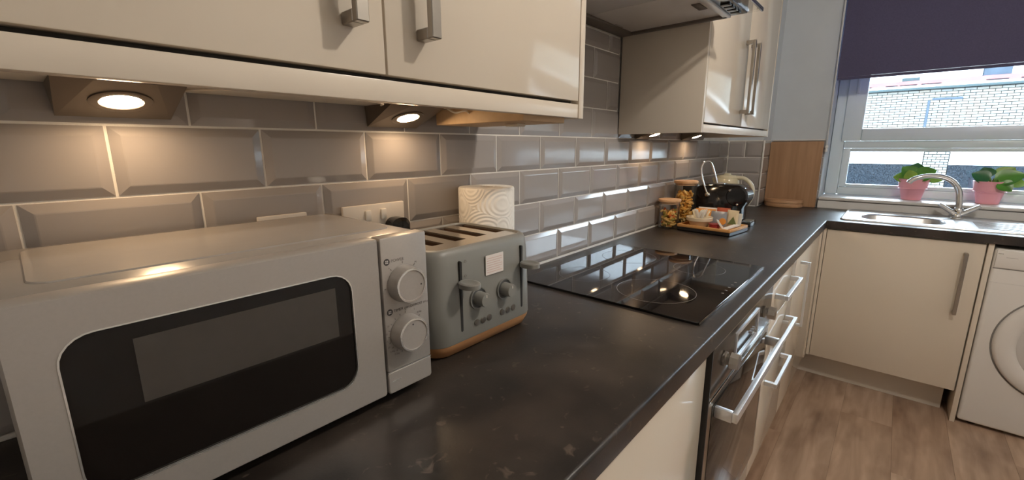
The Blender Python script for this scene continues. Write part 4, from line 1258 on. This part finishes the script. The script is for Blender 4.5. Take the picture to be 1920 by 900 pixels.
# ------------------------------------------------------------------ chopping board and wooden box
b_ = new()
slab(b_, rrect(-0.496, -0.213, 0.0, 0.404, 0.006, 4), fx, 0.0, 0.017, b=0.0015)
bmesh.ops.transform(b_, matrix=Matrix.Translation((3.188, 0, 0.0008)) @ Matrix.Rotation(R(2.0), 4, 'Y'), verts=b_.verts)
zmin = min(v.co.z for v in b_.verts)
bmesh.ops.translate(b_, verts=b_.verts, vec=(-0.004, 0, 0.0006 - zmin))
o = obj('chopping_board', b_, 'board_wood', None, (3.19, -0.35, 0.0))
tag(o, 'large wooden chopping board leaning on the tiles beside the window', 'chopping board')
t = thing('wooden_box', 'low half-round wooden box in front of the chopping board', 'box', (3.10, -0.33, 0.0))
def halfround(i, z, n=22):
    a0 = Vector((3.158, -0.228 - i)); 
    pts = []
    for q in range(n + 1):
        th = math.pi * q / n
        pts.append(Vector((3.158 - i * 0.6 - (0.100 - i) * math.sin(th) ** 0.75, -0.332 + (0.104 - i) * math.cos(th), z)))
    return pts
b_ = new(); loft(b_, [halfround(0.004, 0.0006), halfround(0.0, 0.003), halfround(0.0, 0.0235), halfround(0.002, 0.025)])
obj('tray', b_, 'box_wood', t, smooth=40)
b_ = new(); loft(b_, [halfround(0.002, 0.0262), halfround(-0.002, 0.0275), halfround(-0.002, 0.041), halfround(0.001, 0.044), halfround(0.007, 0.044), halfround(0.009, 0.040)])
obj('lid', b_, 'box_wood', t, smooth=40)

# ------------------------------------------------------------------ plants on the sill
def leaf(bm_parent, base, direction, up, Ln, Wd, droop, m):
    d = Vector(direction).normalized(); upv = Vector(up).normalized()
    s = d.cross(upv).normalized(); upv = s.cross(d).normalized()
    bm = new()
    n, k = 10, 6
    top = []
    for i in range(n + 1):
        t_ = i / n
        w = Wd * 0.5 * (math.sin(math.pi * min(1, t_ ** 0.75 * 0.985 + 0.012))) ** 0.75
        row_ = []
        for j in range(k + 1):
            q = 2 * j / k - 1
            p = Vector(base) + d * (Ln * t_) + s * (w * q) + upv * (-droop * t_ * t_ * Ln + 0.18 * w * q * q * 1.0 - 0.04 * w * (1 - abs(q)) )
            row_.append(p)
        top.append(row_)
    for sgn in (0.0, -0.0011):
        vs = [[bm.verts.new(p + upv * sgn) for p in row_] for row_ in top]
        for i in range(n):
            for j in range(k):
                f = [vs[i][j], vs[i + 1][j], vs[i + 1][j + 1], vs[i][j + 1]]
                bm.faces.new(f if sgn == 0 else f[::-1])
    return obj('leaf', bm, m, bm_parent, smooth=70)
def potted(x, y, label, leaves):
    z = 0.0684
    t = thing('potted_plant', label, 'potted plant', (x, y, z), group='pink potted plants on the sill')
    b_ = new()
    lathe(b_, [(0.040, 0.0), (0.0435, 0.002), (0.0545, 0.060), (0.0552, 0.0625), (0.0638, 0.0640), (0.0646, 0.0665), (0.0628, 0.0690), (0.0695, 0.118), (0.0700, 0.121), (0.0672, 0.121), (0.0620, 0.080), (0.050, 0.068), (0.0, 0.066)], (x, y, z), n=48)
    obj('pot', b_, 'pink_ceramic', t, smooth=40)
    b_ = new(); lathe(b_, [(0.0625, 0.098), (0.0648, 0.104), (0.03, 0.108), (0.0, 0.110)], (x, y, z), n=28)
    obj('soil', b_, 'soil', t, smooth=60)
    for (bx0, by0, bz0, dx, dy, dz, Ln, Wd, dr_, m) in leaves:
        base = Vector((x + bx0, y + by0, z + bz0))
        st_ = new(); tube(st_, [(x + bx0 * 0.3, y + by0 * 0.3, z + 0.106), base.lerp(Vector((x, y, z + 0.15)), 0.3), base], 0.0028, n=7, k=4)
        obj('stalk', st_, 'leaf_stalk', t, smooth=80)
        leaf(t, base, (dx, dy, dz), (-0.9, 0, 0.6), Ln, Wd, dr_, m)
potted(3.345, -0.935, 'pink pot with a rounded green plant behind the tap spout', [
    (-0.030, 0.000, 0.132, -0.10, 0.55, 0.55, 0.082, 0.088, 0.10, 'leaf_green'),
    (-0.034, -0.006, 0.130, -0.10, -0.65, 0.42, 0.090, 0.092, 0.12, 'leaf_green'),
    (0.006, 0.000, 0.140, 0.05, -0.05, 0.95, 0.072, 0.085, 0.05, 'leaf_deep'),
    (-0.016, 0.026, 0.122, -0.05, 0.95, 0.22, 0.066, 0.070, 0.25, 'leaf_light'),
    (-0.004, -0.050, 0.122, 0.05, -1.0, 0.20, 0.076, 0.064, 0.30, 'leaf_light'),
    (-0.044, 0.016, 0.124, -0.30, 0.10, 0.50, 0.050, 0.062, 0.3, 'leaf_light')])
potted(3.345, -1.242, 'pink pot with a big-leaved plant on the draining board side', [
    (-0.036, -0.004, 0.128, -0.12, -0.85, 0.34, 0.112, 0.092, 0.16, 'leaf_green'),
    (-0.022, 0.010, 0.128, -0.05, 0.75, 0.40, 0.078, 0.080, 0.15, 'leaf_deep'),
    (0.004, 0.016, 0.138, 0.05, 0.30, 0.75, 0.060, 0.075, 0.05, 'leaf_deep'),
    (-0.010, -0.046, 0.124, 0.02, -1.0, 0.10, 0.080, 0.080, 0.55, 'leaf_light'),
    (-0.058, -0.022, 0.122, -0.28, -0.55, -0.45, 0.066, 0.070, 0.2, 'leaf_green'),
    (0.008, -0.020, 0.138, 0.05, -0.55, 0.60, 0.080, 0.080, 0.1, 'leaf_light')])

# ------------------------------------------------------------------ ceiling pendant (the room's main lamp)
LX, LY, LZ = 0.95, -1.38, 1.40
t = thing('pendant_lamp', 'bare bulb pendant lamp hanging from the ceiling', 'lamp', (LX, LY, LZ))
b_ = new(); lathe(b_, [(0.045, -0.001), (0.045, -0.012), (0.020, -0.03), (0.006, -0.034)], (LX, LY, ZC), n=28)
obj('ceiling_rose', b_, 'white_pvc', t, smooth=45)
b_ = new(); cyl(b_, (LX, LY, LZ + 0.09), (LX, LY, ZC - 0.033), 0.003, n=8)
obj('flex', b_, 'white_pvc', t)
b_ = new(); cyl(b_, (LX, LY, LZ + 0.045), (LX, LY, LZ + 0.09), 0.017, 0.014, n=20)
obj('lamp_holder', b_, 'white_pvc', t)
b_ = new(); lathe(b_, [(0.002, -0.042), (0.022, -0.036), (0.037, -0.018), (0.042, 0.0), (0.036, 0.022), (0.020, 0.042), (0.013, 0.046)], (LX, LY, LZ), n=24)
obj('bulb', b_, 'bulb_glow', t, smooth=80)

# ------------------------------------------------------------------ outside: brick building across the yard
XB = 17.0
GZ = -1.0
struct('ground_outside', B(3.75, 40, -40, 30, GZ - 0.1, GZ), 'ext_ground', 'grey yard outside the window', org=(10, 0, GZ - 0.1))
eb = thing('brick_building', 'pale brick building across the yard, seen through the window', 'building', (XB, -1.4, GZ))
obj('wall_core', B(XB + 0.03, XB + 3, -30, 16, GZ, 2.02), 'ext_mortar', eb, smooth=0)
obj('unseen_raised_top', B(XB + 0.6, XB + 3, -30, 16, 2.02, 3.60), 'ext_white', eb, smooth=0)  # unseen top raised to hide the low sky from tile reflections
BR = {}
def brick(y0, w, z0, as_part, big=None):
    if as_part:
        key = (round(w, 3))
        k_ = random.choices(range(3), [5, 2, 2])[0]
        if (key, k_) not in BR:
            bm = B(0, 0.10, 0, w - 0.012, 0, 0.058, b=0.004, seg=1)
            me = bpy.data.meshes.new('brick'); bm.to_mesh(me); bm.free()
            me.materials.append(MATS[('ext_brick_cream', 'ext_brick_buff', 'ext_brick_grey')[k_]])
            BR[(key, k_)] = me
        o = bpy.data.objects.new('brick', BR[(key, k_)])
        COL.objects.link(o)
        o.parent = eb
        o.location = Vector((XB + random.uniform(0.0, 0.008), y0, z0)) - ORG[eb.name]
    else:
        i0 = len(big[0])
        big[0].extend((x_, y_, z_) for x_ in (XB + 0.002, XB + 0.10) for y_ in (y0, y0 + w - 0.012) for z_ in (z0, z0 + 0.058))
        big[1].extend(tuple(i0 + q for q in f) for f in ((0, 1, 3, 2), (0, 4, 5, 1), (2, 3, 7, 6), (1, 5, 7, 3), (0, 2, 6, 4)))
rest = ([], [])
CO = 0.070
zz = 0.42
rowi = 0
while zz < 1.84:
    yy = -26.0 + (0.1125 if rowi % 2 else 0)
    while yy < 12.0:
        vis = 0.80 < zz < 1.86 and -3.15 < yy < 0.25
        brick(yy, 0.225, zz, vis, rest)
        yy += 0.225
    zz += CO; rowi += 1
zz, rowi = -0.98, 0
while zz < 0.40:                     # brick pier between the white panels
    ya_ = -1.885
    for w in ((0.172, 0.172, 0.172) if rowi % 2 else (0.086, 0.172, 0.172, 0.086)):
        brick(ya_, w, zz, zz > -0.72, rest)
        ya_ += w
    zz += CO; rowi += 1
me = bpy.data.meshes.new('brick_courses')
me.from_pydata([Vector(v) - ORG[eb.name] for v in rest[0]], [], rest[1])
me.materials.append(MATS['ext_brick_cream'])
o = bpy.data.objects.new('brick_courses', me)
COL.objects.link(o)
o.parent = eb
o['kind'] = 'stuff'
for a, b__ in ((-30, -1.90), (-1.36, 16)):
    obj('white_panel', B(XB - 0.02, XB + 0.06, a, b__, -0.145, 0.405), 'ext_white', eb, smooth=0)
    obj('pebbledash_panel', B(XB - 0.01, XB + 0.06, a, b__, GZ, -0.146), 'ext_dash', eb, smooth=0)
obj('gutter', B(XB - 0.12, XB + 0.05, -30, 16, 1.885, 1.955, b=0.02), 'ext_gutter', eb)
obj('white_course', B(XB - 0.03, XB + 0.2, -30, 16, 1.957, 2.02), 'ext_white', eb, smooth=0)
obj('coping', B(XB + 0.0, XB + 0.62, -30, 16, 2.0205, 2.15), 'ext_pink', eb, smooth=0)
for yy, w in ((-0.42, 0.26), (-0.78, 0.36), (-1.25, 0.40), (-2.49, 0.40), (-3.1, 0.40), (0.2, 0.35)):  # flat dark strips painting the shadow in recesses under the coping
    obj('recess_shadow', B(XB - 0.006, XB + 0.02, yy - w / 2, yy + w / 2, 2.022, 2.055), 'ext_recess_shade', eb, smooth=0)
obj('lintel', B(XB - 0.015, XB + 0.05, -1.93, -1.33, 1.60, 1.655), 'ext_bluegrey', eb, smooth=0)
obj('downpipe', B(XB - 0.02, XB + 0.02, -1.30, -1.245, 0.6, 1.60, b=0.01), 'ext_bluegrey', eb)
obj('roof_box', B(XB + 0.3, XB + 0.59, -2.75, -2.25, 2.151, 2.42), 'ext_bluegrey', eb, smooth=0)
obj('roof_box', B(XB + 0.3, XB + 0.59, -1.0, -0.62, 2.151, 2.27), 'ext_gutter', eb, smooth=0)
